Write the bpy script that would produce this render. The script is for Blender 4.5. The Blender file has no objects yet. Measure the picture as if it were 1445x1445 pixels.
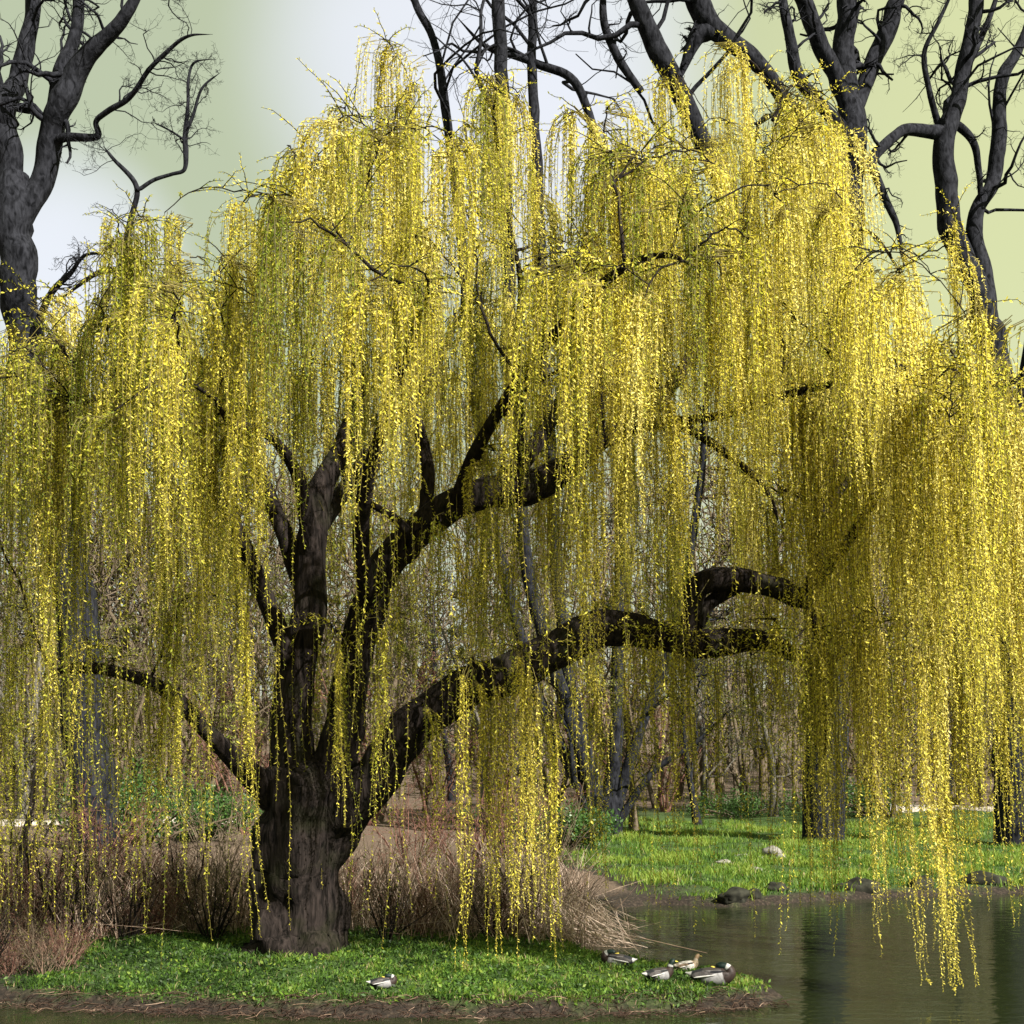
import bpy, bmesh, math, random
import numpy as np
from mathutils import Vector

random.seed(7)
RNG = np.random.default_rng(11)
scene = bpy.context.scene
COL = scene.collection

# ---------------------------------------------------------------- camera, sky, sun, exposure
CAM_Y, CAM_Z, FPX, HOR = -16.0, 2.1, 2000.0, 1090.0
cam = bpy.data.cameras.new('camera')
cam.sensor_width = 36.0
cam.lens = 36.0 * FPX / 1445.0
cam.shift_y = (HOR - 722.5) / 1445.0
cam.clip_start = 0.1
cam.clip_end = 3000
cam_o = bpy.data.objects.new('camera', cam)
cam_o.location = (0, CAM_Y, CAM_Z)
cam_o.rotation_euler = (math.pi / 2, 0, 0)
COL.objects.link(cam_o)
scene.camera = cam_o

SUN_DIR = Vector((0.70, -0.72, 0.78)).normalized()
SUN_EL = math.asin(SUN_DIR.z)
SUN_AZ = math.atan2(SUN_DIR.x, SUN_DIR.y)

world = bpy.data.worlds.new('World')
scene.world = world
world.use_nodes = True
wn, wl = world.node_tree.nodes, world.node_tree.links
wn.clear()


def W(t, **kw):
    n = wn.new(t)
    for k, v in kw.items():
        setattr(n, k, v)
    return n


def wmix(fac, a, b):
    m = W('ShaderNodeMix', data_type='RGBA')
    for sock, v in ((m.inputs[0], fac), (m.inputs[6], a), (m.inputs[7], b)):
        if hasattr(v, 'is_linked'):
            wl.new(v, sock)
        else:
            sock.default_value = v
    return m.outputs[2]


def wmath(op, a, b, clamp=False):
    m = W('ShaderNodeMath', operation=op, use_clamp=clamp)
    for i, v in enumerate((a, b)):
        if hasattr(v, 'is_linked'):
            wl.new(v, m.inputs[i])
        else:
            m.inputs[i].default_value = v
    return m.outputs[0]


sky = W('ShaderNodeTexSky', sky_type='NISHITA', sun_disc=False)
sky.sun_elevation = SUN_EL
sky.sun_rotation = SUN_AZ
sky.dust_density = 3.0
tc = W('ShaderNodeTexCoord')
sep = W('ShaderNodeSeparateXYZ')
wl.new(tc.outputs['Generated'], sep.inputs[0])


def wrange(v, a, b, lo=0.0, hi=1.0):
    m = W('ShaderNodeMapRange', interpolation_type='SMOOTHSTEP')
    wl.new(v, m.inputs[0])
    for i, x in zip((1, 2, 3, 4), (a, b, lo, hi)):
        m.inputs[i].default_value = x
    return m.outputs[0]


def cloud_bank(direction, inner, outer):
    d = Vector(direction).normalized()
    dp = W('ShaderNodeVectorMath', operation='DOT_PRODUCT')
    wl.new(tc.outputs['Generated'], dp.inputs[0])
    dp.inputs[1].default_value = d
    return wrange(dp.outputs['Value'], math.cos(math.radians(outer)), math.cos(math.radians(inner)))


noise = W('ShaderNodeTexNoise')
noise.inputs['Scale'].default_value = 3.2
noise.inputs['Detail'].default_value = 4.0
wl.new(tc.outputs['Generated'], noise.inputs['Vector'])
veil = wmix(wrange(sep.outputs['X'], -0.05, 0.30), (1.88, 2.08, 1.26, 1), (2.62, 2.74, 1.30, 1))
veil = wmix(wrange(sep.outputs['Z'], 0.30, 0.05, 0.0, 0.75), veil, (2.12, 2.13, 1.82, 1))
cl = wmath('ADD', cloud_bank((-0.315, 1, 0.355), 0.0, 5.2), cloud_bank((-0.02, 1, 0.50), 0.0, 10.0), True)
cl = wmath('MULTIPLY', cl, wrange(noise.outputs['Fac'], 0.2, 0.6, 0.75, 1.0))
cl2 = wrange(noise.outputs['Fac'], 0.5, 0.85, 0.0, 0.2)
cl = wmath('ADD', cl, cl2, True)
veil = wmix(cl, veil, (3.15, 3.22, 3.4, 1))
skyc = wmix(0.9, sky.outputs[0], veil)
bg = W('ShaderNodeBackground')
bg.inputs['Strength'].default_value = 0.1
wl.new(skyc, bg.inputs['Color'])
wo = W('ShaderNodeOutputWorld')
wl.new(bg.outputs[0], wo.inputs[0])

sun = bpy.data.lights.new('sun', 'SUN')
sun.energy = 5.0
sun.angle = math.radians(0.6)
sun.color = (1.0, 0.95, 0.86)
sun_o = bpy.data.objects.new('sun', sun)
sun_o.rotation_euler = SUN_DIR.to_track_quat('Z', 'Y').to_euler()
sun_o.location = (20, -10, 25)
COL.objects.link(sun_o)

scene.render.engine = 'CYCLES'
scene.cycles.max_bounces = 4
scene.cycles.diffuse_bounces = 2
scene.cycles.glossy_bounces = 2
scene.cycles.transmission_bounces = 4
scene.view_settings.view_transform = 'Standard'
scene.view_settings.look = 'None'
scene.view_settings.exposure = 1.5
scene.view_settings.gamma = 1.0


# ---------------------------------------------------------------- helpers
def P(u, v, d):
    """world point seen at photo pixel (u, v), d metres in front of the camera"""
    return np.array(((u - 722.5) * d / FPX, CAM_Y + d, CAM_Z - (v - HOR) * d / FPX))


def smooth(a, b, x):
    t = np.clip((x - a) / (b - a), 0, 1)
    return t * t * (3 - 2 * t)


def vnoise(p, seed=0):
    """value noise on points (...,3) -> 0..1"""
    p = np.asarray(p, float) + seed * 17.31
    i = np.floor(p).astype(np.int64)
    f = p - i
    f = f * f * (3 - 2 * f)

    def h(dx, dy, dz):
        n = (i[..., 0] + dx) * 374761393 + (i[..., 1] + dy) * 668265263 + (i[..., 2] + dz) * 2147483647
        n = (n ^ (n >> 13)) * 1274126177
        n = n ^ (n >> 16)
        return (n & 0xffff) / 65535.0
    r = 0
    for dx in (0, 1):
        wx = f[..., 0] if dx else 1 - f[..., 0]
        for dy in (0, 1):
            wy = f[..., 1] if dy else 1 - f[..., 1]
            for dz in (0, 1):
                wz = f[..., 2] if dz else 1 - f[..., 2]
                r = r + wx * wy * wz * h(dx, dy, dz)
    return r


def fbm(p, seed=0, oct=4):
    r, a, s = 0, 0.5, 0
    for k in range(oct):
        r = r + a * vnoise(np.asarray(p) * (2.0 ** k), seed + k)
        s += a
        a *= 0.5
    return r / s


class Geo:
    """collects verts, quads, tris with a material index and a tint value"""

    def __init__(self):
        self.v, self.q, self.t, self.qm, self.tm, self.a = [], [], [], [], [], []
        self.n = 0

    def add(self, v, q=None, t=None, mat=0, tint=None):
        v = np.asarray(v, float).reshape(-1, 3)
        if q is not None and len(q):
            q = np.asarray(q, np.int64).reshape(-1, 4)
            self.q.append(q + self.n)
            self.qm.append(np.full(len(q), mat))
        if t is not None and len(t):
            t = np.asarray(t, np.int64).reshape(-1, 3)
            self.t.append(t + self.n)
            self.tm.append(np.full(len(t), mat))
        self.v.append(v)
        if tint is None:
            tint = np.full(len(v), 0.5)
        self.a.append(np.broadcast_to(np.asarray(tint, float), (len(v),)))
        self.n += len(v)

    def mesh(self, name, mats, smooth_shade=True):
        me = bpy.data.meshes.new(name)
        v = np.concatenate(self.v)
        q = np.concatenate(self.q) if self.q else np.zeros((0, 4), np.int64)
        t = np.concatenate(self.t) if self.t else np.zeros((0, 3), np.int64)
        me.vertices.add(len(v))
        me.vertices.foreach_set('co', v.ravel())
        nl = len(q) * 4 + len(t) * 3
        me.loops.add(nl)
        me.loops.foreach_set('vertex_index', np.concatenate([q.ravel(), t.ravel()]).astype(np.int32))
        me.polygons.add(len(q) + len(t))
        st = np.concatenate([np.arange(len(q)) * 4, len(q) * 4 + np.arange(len(t)) * 3]).astype(np.int32)
        me.polygons.foreach_set('loop_start', st)
        mi = np.concatenate(self.qm + self.tm).astype(np.int32)
        me.polygons.foreach_set('material_index', mi)
        me.polygons.foreach_set('use_smooth', np.full(len(st), smooth_shade))
        at = me.attributes.new('tint', 'FLOAT', 'POINT')
        at.data.foreach_set('value', np.concatenate(self.a))
        for m in (mats if isinstance(mats, (list, tuple)) else [mats]):
            me.materials.append(m)
        me.update(calc_edges=True)
        return me


def obj(name, me, parent=None, label=None, cat=None, group=None, kind=None, loc=None, rot=None):
    o = bpy.data.objects.new(name, me)
    COL.objects.link(o)
    if parent is not None:
        o.parent = parent
    if loc is not None:
        o.location = loc
    if rot is not None:
        o.rotation_euler = rot
    for k, v in (('label', label), ('category', cat), ('group', group), ('kind', kind)):
        if v:
            o[k] = v
    return o


def frames(Pts):
    T = np.gradient(Pts, axis=1)
    T /= np.linalg.norm(T, axis=2, keepdims=True) + 1e-9
    c = Pts - Pts.mean(axis=1, keepdims=True)
    _, _, vt = np.linalg.svd(c, full_matrices=False)
    ref = vt[:, 2, :][:, None, :]
    B = np.cross(T, ref)
    B /= np.linalg.norm(B, axis=2, keepdims=True) + 1e-9
    N = np.cross(B, T)
    return T, N, B


def tubes(g, Pts, R, k=3, mat=0, tint=None, rough=0.0, rscale=3.0):
    """many tapered tubes at once: Pts (n,m,3), R (n,m)"""
    Pts = np.asarray(Pts, float)
    n, m, _ = Pts.shape
    T, N, B = frames(Pts)
    a = np.arange(k) * 2 * math.pi / k
    ring = N[:, :, None, :] * np.cos(a)[None, None, :, None] + B[:, :, None, :] * np.sin(a)[None, None, :, None]
    rr = np.asarray(R)[:, :, None]
    V = Pts[:, :, None, :] + ring * rr[..., None]
    if rough > 0:
        nz = fbm(V * rscale, 3, 3) - 0.5
        # long furrows round the stem
        fur = vnoise(np.stack([np.broadcast_to(np.arange(k) * 1.0 * (24 if k > 40 else 14) / k, (n, m, k)),
                               np.broadcast_to(np.arange(m)[None, :, None] * 0.10, (n, m, k)),
                               np.zeros((n, m, k))], -1), 5) - 0.5
        V = V + ring * (rr * (nz * 1.1 + fur * (0.75 if k > 40 else 0.35)) * rough)[..., None]
    base = (np.arange(n) * m * k)[:, None, None]
    i = np.arange(m - 1)[None, :, None] * k
    j = np.arange(k)[None, None, :]
    j2 = (j + 1) % k
    q = np.stack(np.broadcast_arrays(base + i + j, base + i + j2, base + i + k + j2, base + i + k + j), -1)
    tt = None
    if tint is not None:
        tt = np.broadcast_to(np.asarray(tint, float).reshape(n, 1, 1), (n, m, k)).ravel()
    g.add(V.reshape(-1, 3), q.reshape(-1, 4), None, mat, tt)


def resample(pts, m):
    """Catmull-Rom through pts, m samples"""
    p = np.asarray(pts, float)
    if len(p) < 3:
        t = np.linspace(0, 1, m)[:, None]
        return p[0] * (1 - t) + p[-1] * t
    p = np.vstack([2 * p[0] - p[1], p, 2 * p[-1] - p[-2]])
    ns = len(p) - 3
    out = []
    for x in np.linspace(0, ns - 1e-6, m):
        i = int(x)
        t = x - i
        a, b, c, d = p[i:i + 4]
        out.append(0.5 * (2 * b + (c - a) * t + (2 * a - 5 * b + 4 * c - d) * t * t + (-a + 3 * b - 3 * c + d) * t ** 3))
    return np.array(out)


# ---------------------------------------------------------------- materials
def mat(name):
    m = bpy.data.materials.new(name)
    m.use_nodes = True
    n, l = m.node_tree.nodes, m.node_tree.links
    b = n['Principled BSDF']
    b.inputs['Specular IOR Level'].default_value = 0.25
    return m, n, l, b


def ramp(n, l, fac, stops):
    r = n.new('ShaderNodeValToRGB')
    l.new(fac, r.inputs[0])
    e = r.color_ramp.elements
    while len(e) < len(stops):
        e.new(0.5)
    for k, (p, c) in enumerate(stops):
        e[k].position = p
        e[k].color = (*c, 1)
    return r.outputs[0]


def leaf_mat(name, stops, trans=0.45, rough=0.55):
    m, n, l, b = mat(name)
    at = n.new('ShaderNodeAttribute')
    at.attribute_name = 'tint'
    c = ramp(n, l, at.outputs['Fac'], stops)
    l.new(c, b.inputs['Base Color'])
    b.inputs['Roughness'].default_value = rough
    tr = n.new('ShaderNodeBsdfTranslucent')
    l.new(c, tr.inputs['Color'])
    mx = n.new('ShaderNodeMixShader')
    mx.inputs[0].default_value = trans
    l.new(b.outputs[0], mx.inputs[1])
    l.new(tr.outputs[0], mx.inputs[2])
    l.new(mx.outputs[0], n['Material Output'].inputs[0])
    return m


def bark_mat(name, lo, hi, scale=6.0, stretch=0.18, bump=0.6, moss=None):
    m, n, l, b = mat(name)
    t = n.new('ShaderNodeTexCoord')
    mp = n.new('ShaderNodeMapping')
    mp.inputs['Scale'].default_value = (1, 1, stretch)
    l.new(t.outputs['Object'], mp.inputs[0])
    nz = n.new('ShaderNodeTexNoise')
    nz.inputs['Scale'].default_value = scale * 3
    nz.inputs['Detail'].default_value = 6
    nz.inputs['Distortion'].default_value = 0.6
    l.new(mp.outputs[0], nz.inputs['Vector'])
    c = ramp(n, l, nz.outputs['Fac'], [(0.32, lo), (0.68, hi)])
    if moss:
        n2 = n.new('ShaderNodeTexNoise')
        n2.inputs['Scale'].default_value = 2.2
        n2.inputs['Detail'].default_value = 5
        l.new(t.outputs['Object'], n2.inputs['Vector'])
        f = ramp(n, l, n2.outputs['Fac'], [(0.52, (0, 0, 0)), (0.68, (0.7, 0.7, 0.7))])
        mx = n.new('ShaderNodeMix')
        mx.data_type = 'RGBA'
        l.new(f, mx.inputs[0])
        l.new(c, mx.inputs[6])
        mx.inputs[7].default_value = (*moss, 1)
        c = mx.outputs[2]
    l.new(c, b.inputs['Base Color'])
    b.inputs['Roughness'].default_value = 0.95
    b.inputs['Specular IOR Level'].default_value = 0.1
    bp = n.new('ShaderNodeBump')
    bp.inputs['Strength'].default_value = bump
    bp.inputs['Distance'].default_value = 0.03
    l.new(nz.outputs['Fac'], bp.inputs['Height'])
    l.new(bp.outputs[0], b.inputs['Normal'])
    return m


def plain(name, col, rough=0.8, var=0.25, scale=20.0, spec=0.2):
    m, n, l, b = mat(name)
    t = n.new('ShaderNodeTexCoord')
    nz = n.new('ShaderNodeTexNoise')
    nz.inputs['Scale'].default_value = scale
    nz.inputs['Detail'].default_value = 4
    l.new(t.outputs['Object'], nz.inputs['Vector'])
    c = ramp(n, l, nz.outputs['Fac'], [(0.3, tuple(x * (1 - var) for x in col)), (0.7, tuple(min(1, x * (1 + var)) for x in col))])
    l.new(c, b.inputs['Base Color'])
    b.inputs['Roughness'].default_value = rough
    b.inputs['Specular IOR Level'].default_value = spec
    return m


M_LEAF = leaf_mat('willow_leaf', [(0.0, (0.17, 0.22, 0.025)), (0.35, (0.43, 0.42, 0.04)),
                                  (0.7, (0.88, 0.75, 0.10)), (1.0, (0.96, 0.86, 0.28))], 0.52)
M_STEM = leaf_mat('willow_twig', [(0.0, (0.06, 0.05, 0.015)), (1.0, (0.22, 0.18, 0.04))], 0.0)
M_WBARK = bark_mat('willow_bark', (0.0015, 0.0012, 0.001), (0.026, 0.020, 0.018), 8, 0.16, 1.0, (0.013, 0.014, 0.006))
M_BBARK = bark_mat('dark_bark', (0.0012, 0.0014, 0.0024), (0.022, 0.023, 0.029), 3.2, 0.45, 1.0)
M_TWIG = bark_mat('brown_twigs', (0.05, 0.038, 0.026), (0.14, 0.11, 0.075), 5, 1, 0.0)
M_GTWIG = bark_mat('grey_twigs', (0.05, 0.045, 0.038), (0.13, 0.12, 0.10), 5, 1, 0.0)
M_RTWIG = bark_mat('reddish_twigs', (0.05, 0.022, 0.018), (0.18, 0.095, 0.07), 5, 1, 0.0)
M_BUD = leaf_mat('bud_leaves', [(0.0, (0.07, 0.09, 0.015)), (1.0, (0.24, 0.24, 0.05))], 0.4)
M_IVY = leaf_mat('evergreen_leaves', [(0.0, (0.02, 0.05, 0.012)), (1.0, (0.07, 0.14, 0.03))], 0.3, 0.4)
M_GRASS = leaf_mat('grass_blades', [(0.0, (0.016, 0.032, 0.008)), (0.35, (0.040, 0.088, 0.013)), (0.7, (0.10, 0.185, 0.020)), (0.9, (0.19, 0.25, 0.035)), (1.0, (0.30, 0.24, 0.13))], 0.35)
M_STRAW = leaf_mat('dry_reed', [(0.0, (0.05, 0.028, 0.02)), (0.5, (0.30, 0.20, 0.14)), (1.0, (0.66, 0.53, 0.43))], 0.25)

# ---------------------------------------------------------------- terrain and pond
WATER_Z = -0.15


def XY(u, d):
    return ((u - 722.5) * d / FPX, CAM_Y + d)


POND = np.array([(-60, -40), XY(-500, 13.9), XY(0, 13.7), XY(80, 13.35), XY(260, 13.1), XY(520, 12.95), XY(760, 12.95),
                 XY(980, 13.2), XY(1085, 13.6), XY(1118, 14.2), XY(1060, 15.0), XY(960, 15.9), XY(860, 16.7), XY(815, 18.2),
                 XY(815, 20.5), XY(835, 23.0), XY(930, 23.9), XY(1040, 23.6), XY(1150, 24.6), XY(1300, 25.6),
                 XY(1500, 26.4), XY(1900, 27.0), (60, 14), (60, -40)])


def pond_sd(x, y):
    """signed distance to the pond outline, positive on land"""
    px, py = np.asarray(x, float), np.asarray(y, float)
    d = np.full(px.shape, 1e9)
    inside = np.zeros(px.shape, bool)
    n = len(POND)
    for i in range(n):
        a, b = POND[i], POND[(i + 1) % n]
        e = b - a
        wx, wy = px - a[0], py - a[1]
        t = np.clip((wx * e[0] + wy * e[1]) / (e @ e), 0, 1)
        d = np.minimum(d, np.hypot(wx - e[0] * t, wy - e[1] * t))
        c = ((a[1] > py) != (b[1] > py)) & (px < (b[0] - a[0]) * (py - a[1]) / (b[1] - a[1] + 1e-12) + a[0])
        inside ^= c
    return np.where(inside, -d, d)


def ground_z(x, y):
    x, y = np.asarray(x, float), np.asarray(y, float)
    p = np.stack([x, y, np.zeros_like(x)], -1)
    sd = pond_sd(x, y) + (fbm(p * 1.7, 1, 4) - 0.5) * 0.35
    z = WATER_Z - 0.5 * smooth(0.0, 1.5, -sd) - 0.04
    land = WATER_Z - 0.04 + 0.17 * smooth(0.0, 0.30, sd) + 0.10 * smooth(0.3, 2.6, sd)
    land = land + 0.10 * (fbm(p * 1.1, 7, 3) - 0.5) * smooth(0.2, 1.0, sd) + 0.35 * (fbm(p * 0.6, 8, 3) - 0.5) * smooth(0.5, 2.5, sd) * smooth(6, 10, y)
    far = smooth(9, 60, y)
    land = land + 0.55 * far + 0.9 * smooth(45, 90, y) + 13.0 * smooth(58, 240, y)
    land = land + (fbm(p * 0.12, 9, 3) - 0.5) * 0.8 * smooth(12, 40, y)
    return np.where(sd > 0, land, z)


def axis_pts(lo, hi, c0, c1, step, grow=1.14):
    mid = list(np.arange(c0, c1 + 1e-6, step))
    s, x, up = step, c1, []
    while x < hi:
        s *= grow
        x += s
        up.append(x)
    s, x, dn = step, c0, []
    while x > lo:
        s *= grow
        x -= s
        dn.append(x)
    return np.array(dn[::-1] + mid + up)


gx = axis_pts(-900, 900, -8.5, 9.5, 0.11)
gy = axis_pts(-60, 1500, -4.0, 11.0, 0.11)
GX, GY = np.meshgrid(gx, gy)
GZ = ground_z(GX, GY)
nx, ny = len(gx), len(gy)
ii, jj = np.meshgrid(np.arange(nx - 1), np.arange(ny - 1))
q = np.stack([jj * nx + ii, jj * nx + ii + 1, (jj + 1) * nx + ii + 1, (jj + 1) * nx + ii], -1).reshape(-1, 4)
# tint: how grassy the soil is (0 bare mud and litter, 1 turf)
sdg = pond_sd(GX, GY)


def grassy(x, y, sd):
    island = smooth(0.12, 0.45, sd) * smooth(2.6, 1.4, y) * smooth(-5.5, -4.1, x)
    bank = smooth(2.0, 4.5, x + 0.16 * (y - 8)) * smooth(6.0, 8.0, y) * smooth(0.1, 0.7, sd) * smooth(50, 40, y + 2.5 * np.sin(x * .35))
    return np.clip(island + bank, 0, 1)


g = Geo()
gra = grassy(GX, GY, sdg)
g.add(np.stack([GX, GY, GZ], -1), q, None, 0, (gra - smooth(0.6, 1.6, sdg) * (gra < 0.02)).ravel())
m, n, l, b = mat('ground_soil')
at = n.new('ShaderNodeAttribute')
at.attribute_name = 'tint'
t = n.new('ShaderNodeTexCoord')
nz = n.new('ShaderNodeTexNoise')
nz.inputs['Scale'].default_value = 3.0
nz.inputs['Detail'].default_value = 8
l.new(t.outputs['Object'], nz.inputs['Vector'])
nz2 = n.new('ShaderNodeTexNoise')
nz2.inputs['Scale'].default_value = 22.0
nz2.inputs['Detail'].default_value = 5
l.new(t.outputs['Object'], nz2.inputs['Vector'])
soil = ramp(n, l, nz2.outputs['Fac'], [(0.25, (0.005, 0.004, 0.003)), (0.55, (0.020, 0.014, 0.010)), (0.8, (0.07, 0.052, 0.038))])
dryl = ramp(n, l, nz2.outputs['Fac'], [(0.25, (0.03, 0.02, 0.014)), (0.55, (0.10, 0.07, 0.05)), (0.8, (0.24, 0.18, 0.13))])
ng = n.new('ShaderNodeMath')
ng.operation = 'MULTIPLY'
ng.use_clamp = True
ng.inputs[1].default_value = -1.0
l.new(at.outputs['Fac'], ng.inputs[0])
mxd = n.new('ShaderNodeMix')
mxd.data_type = 'RGBA'
l.new(ng.outputs[0], mxd.inputs[0])
l.new(soil, mxd.inputs[6])
l.new(dryl, mxd.inputs[7])
soil = mxd.outputs[2]
turf = ramp(n, l, nz2.outputs['Fac'], [(0.3, (0.016, 0.03, 0.008)), (0.55, (0.038, 0.075, 0.012)), (0.8, (0.07, 0.12, 0.022))])
ad = n.new('ShaderNodeMath')
ad.operation = 'ADD'
sb = n.new('ShaderNodeMapRange')
l.new(nz.outputs['Fac'], sb.inputs[0])
sb.inputs[1].default_value = 0.3
sb.inputs[2].default_value = 0.7
sb.inputs[3].default_value = -0.35
sb.inputs[4].default_value = 0.2
l.new(at.outputs['Fac'], ad.inputs[0])
l.new(sb.outputs[0], ad.inputs[1])
ad.use_clamp = True
mx = n.new('ShaderNodeMix')
mx.data_type = 'RGBA'
l.new(ad.outputs[0], mx.inputs[0])
l.new(soil, mx.inputs[6])
l.new(turf, mx.inputs[7])
l.new(mx.outputs[2], b.inputs['Base Color'])
b.inputs['Roughness'].default_value = 0.95
bp = n.new('ShaderNodeBump')
bp.inputs['Strength'].default_value = 0.8
bp.inputs['Distance'].default_value = 0.04
l.new(nz2.outputs['Fac'], bp.inputs['Height'])
l.new(bp.outputs[0], b.inputs['Normal'])
M_SOIL = m
obj('ground', g.mesh('ground', M_SOIL), kind='structure')

m, n, l, b = mat('pond_water')
b.inputs['Base Color'].default_value = (0.014, 0.019, 0.007, 1)
b.inputs['Roughness'].default_value = 0.045
b.inputs['IOR'].default_value = 1.33
b.inputs['Specular IOR Level'].default_value = 0.5
t = n.new('ShaderNodeTexCoord')
mp = n.new('ShaderNodeMapping')
mp.inputs['Scale'].default_value = (1.0, 2.6, 1)
l.new(t.outputs['Object'], mp.inputs[0])
nz = n.new('ShaderNodeTexNoise')
nz.inputs['Scale'].default_value = 2.4
nz.inputs['Detail'].default_value = 3
l.new(mp.outputs[0], nz.inputs['Vector'])
bp = n.new('ShaderNodeBump')
bp.inputs['Strength'].default_value = 0.10
bp.inputs['Distance'].default_value = 0.10
l.new(nz.outputs['Fac'], bp.inputs['Height'])
l.new(bp.outputs[0], b.inputs['Normal'])
g = Geo()
g.add([(-70, -45, WATER_Z), (70, -45, WATER_Z), (70, 16, WATER_Z), (-70, 16, WATER_Z)], [(0, 1, 2, 3)])
obj('pond_water', g.mesh('pond_water', m), kind='structure')

# footpath behind the pond
def path_ribbon(ctrl, w):
    pc = resample(ctrl, 70)
    T = np.gradient(pc, axis=0)
    T /= np.linalg.norm(T, axis=1)[:, None]
    N = np.stack([-T[:, 1], T[:, 0], 0 * T[:, 0]], 1)
    V = np.stack([pc + N * w * k for k in np.linspace(-1, 1, 7)], 1)
    V[:, :, 2] = ground_z(V[:, :, 0], V[:, :, 1]).max(axis=1)[:, None] + 0.05
    sk = V[:, [0, -1], :].copy()
    sk[:, :, 2] -= 0.6
    V = np.concatenate([sk[:, :1], V, sk[:, 1:]], 1)
    a, c = np.meshgrid(np.arange(V.shape[1] - 1), np.arange(V.shape[0] - 1))
    q = np.stack([c * 9 + a, (c + 1) * 9 + a, (c + 1) * 9 + a + 1, c * 9 + a + 1], -1).reshape(-1, 4)[:, ::-1]
    g = Geo()
    g.add(V, q)
    obj('path', g.mesh('path', M_PATH), kind='structure')


M_PATH = plain('path_gravel', (0.40, 0.35, 0.30), 0.95, 0.25, 3)
path_ribbon([(-70, 31, 0), (-30, 32.5, 0), (-13, 33.4, 0), (-9, 34.2, 0), (-5.8, 35, 0)], 1.2)
path_ribbon([(70, 40, 0), (30, 41, 0), (20, 41.6, 0), (15.5, 42.4, 0)], 1.1)


# ---------------------------------------------------------------- the weeping willow
def gz(x, y):
    return float(ground_z(np.array([x]), np.array([y]))[0])


base = P(418, 1352, 16.0)
base[2] = gz(base[0], base[1])
willow = obj('weeping_willow', None, label='large weeping willow with yellow-green hanging strands and dark leaning trunk on the grassy island',
             cat='tree', loc=tuple(base))
WB = base.copy()


def wpart(name, me, kind=None, label=None):
    o = obj(name, me, willow, kind=kind, label=label)
    return o


def rel(pts):
    return np.asarray(pts, float) - WB


# trunk: (u, v, d, radius)
TR = [(418, 1385, 16.0, 0.74), (418, 1352, 16.0, 0.62), (417, 1310, 16.0, 0.535), (419, 1240, 15.98, 0.505), (425, 1170, 15.97, 0.51),
      (433, 1120, 15.97, 0.49), (438, 1095, 15.98, 0.43), (440, 1078, 16.0, 0.28), (441, 1066, 16.0, 0.05)]


def limb_pts(L, m, slim=1.0):
    pp = np.array([P(u, v, d) for u, v, d, r in L])
    rr = np.array([r for *_, r in L]) * slim
    s = resample(pp, m)
    r = np.interp(np.linspace(0, 1, m), np.linspace(0, 1, len(rr)), rr)
    r = r * np.clip((1 - np.linspace(0, 1, m)) / 0.12 + 0.12, 0, 1) if L[-1][3] < 0.06 else r
    return s, r


def big_limb(name, L, m, k, rough=0.8, mats=None, parent=None, origin=None, flare=False, label=None, slim=1.0):
    s, r = limb_pts(L, m, slim)
    g = Geo()
    o = WB if origin is None else origin
    wob = (np.stack([fbm(s * 1.6, 20 + q, 3) for q in range(3)], 1) - 0.5) * (r * 0.5)[:, None]
    wob[0] = 0
    s = s + wob
    tubes(g, (s - o)[None], r[None], k, rough=rough, rscale=2.4)
    if flare:
        V = g.v[0].reshape(m, k, 3)
        ang = np.arange(k) * 2 * math.pi / k
        c = (s - o)[:, None, :]
        z = V[:, :, 2]
        f = np.clip(1 - (z - z.min()) / 1.5, 0, 1) ** 2
        lob = 0.5 + 0.5 * np.cos(ang * 5 + 0.7) + 0.35 * np.cos(ang * 3 + 2.0)
        sc = 1 + f * lob[None, :] * 0.55
        V[:, :, :2] = c[:, :, :2] + (V[:, :, :2] - c[:, :, :2]) * sc[..., None]
    me = g.mesh(name, mats or M_WBARK)
    ob = obj(name, me, parent or willow, label=label)
    return s, r, ob


skel_p, skel_r = [], []
s, r, _ = big_limb('trunk', TR, 90, 72, 0.55, flare=True, label='dark furrowed trunk flaring into roots')

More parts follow.
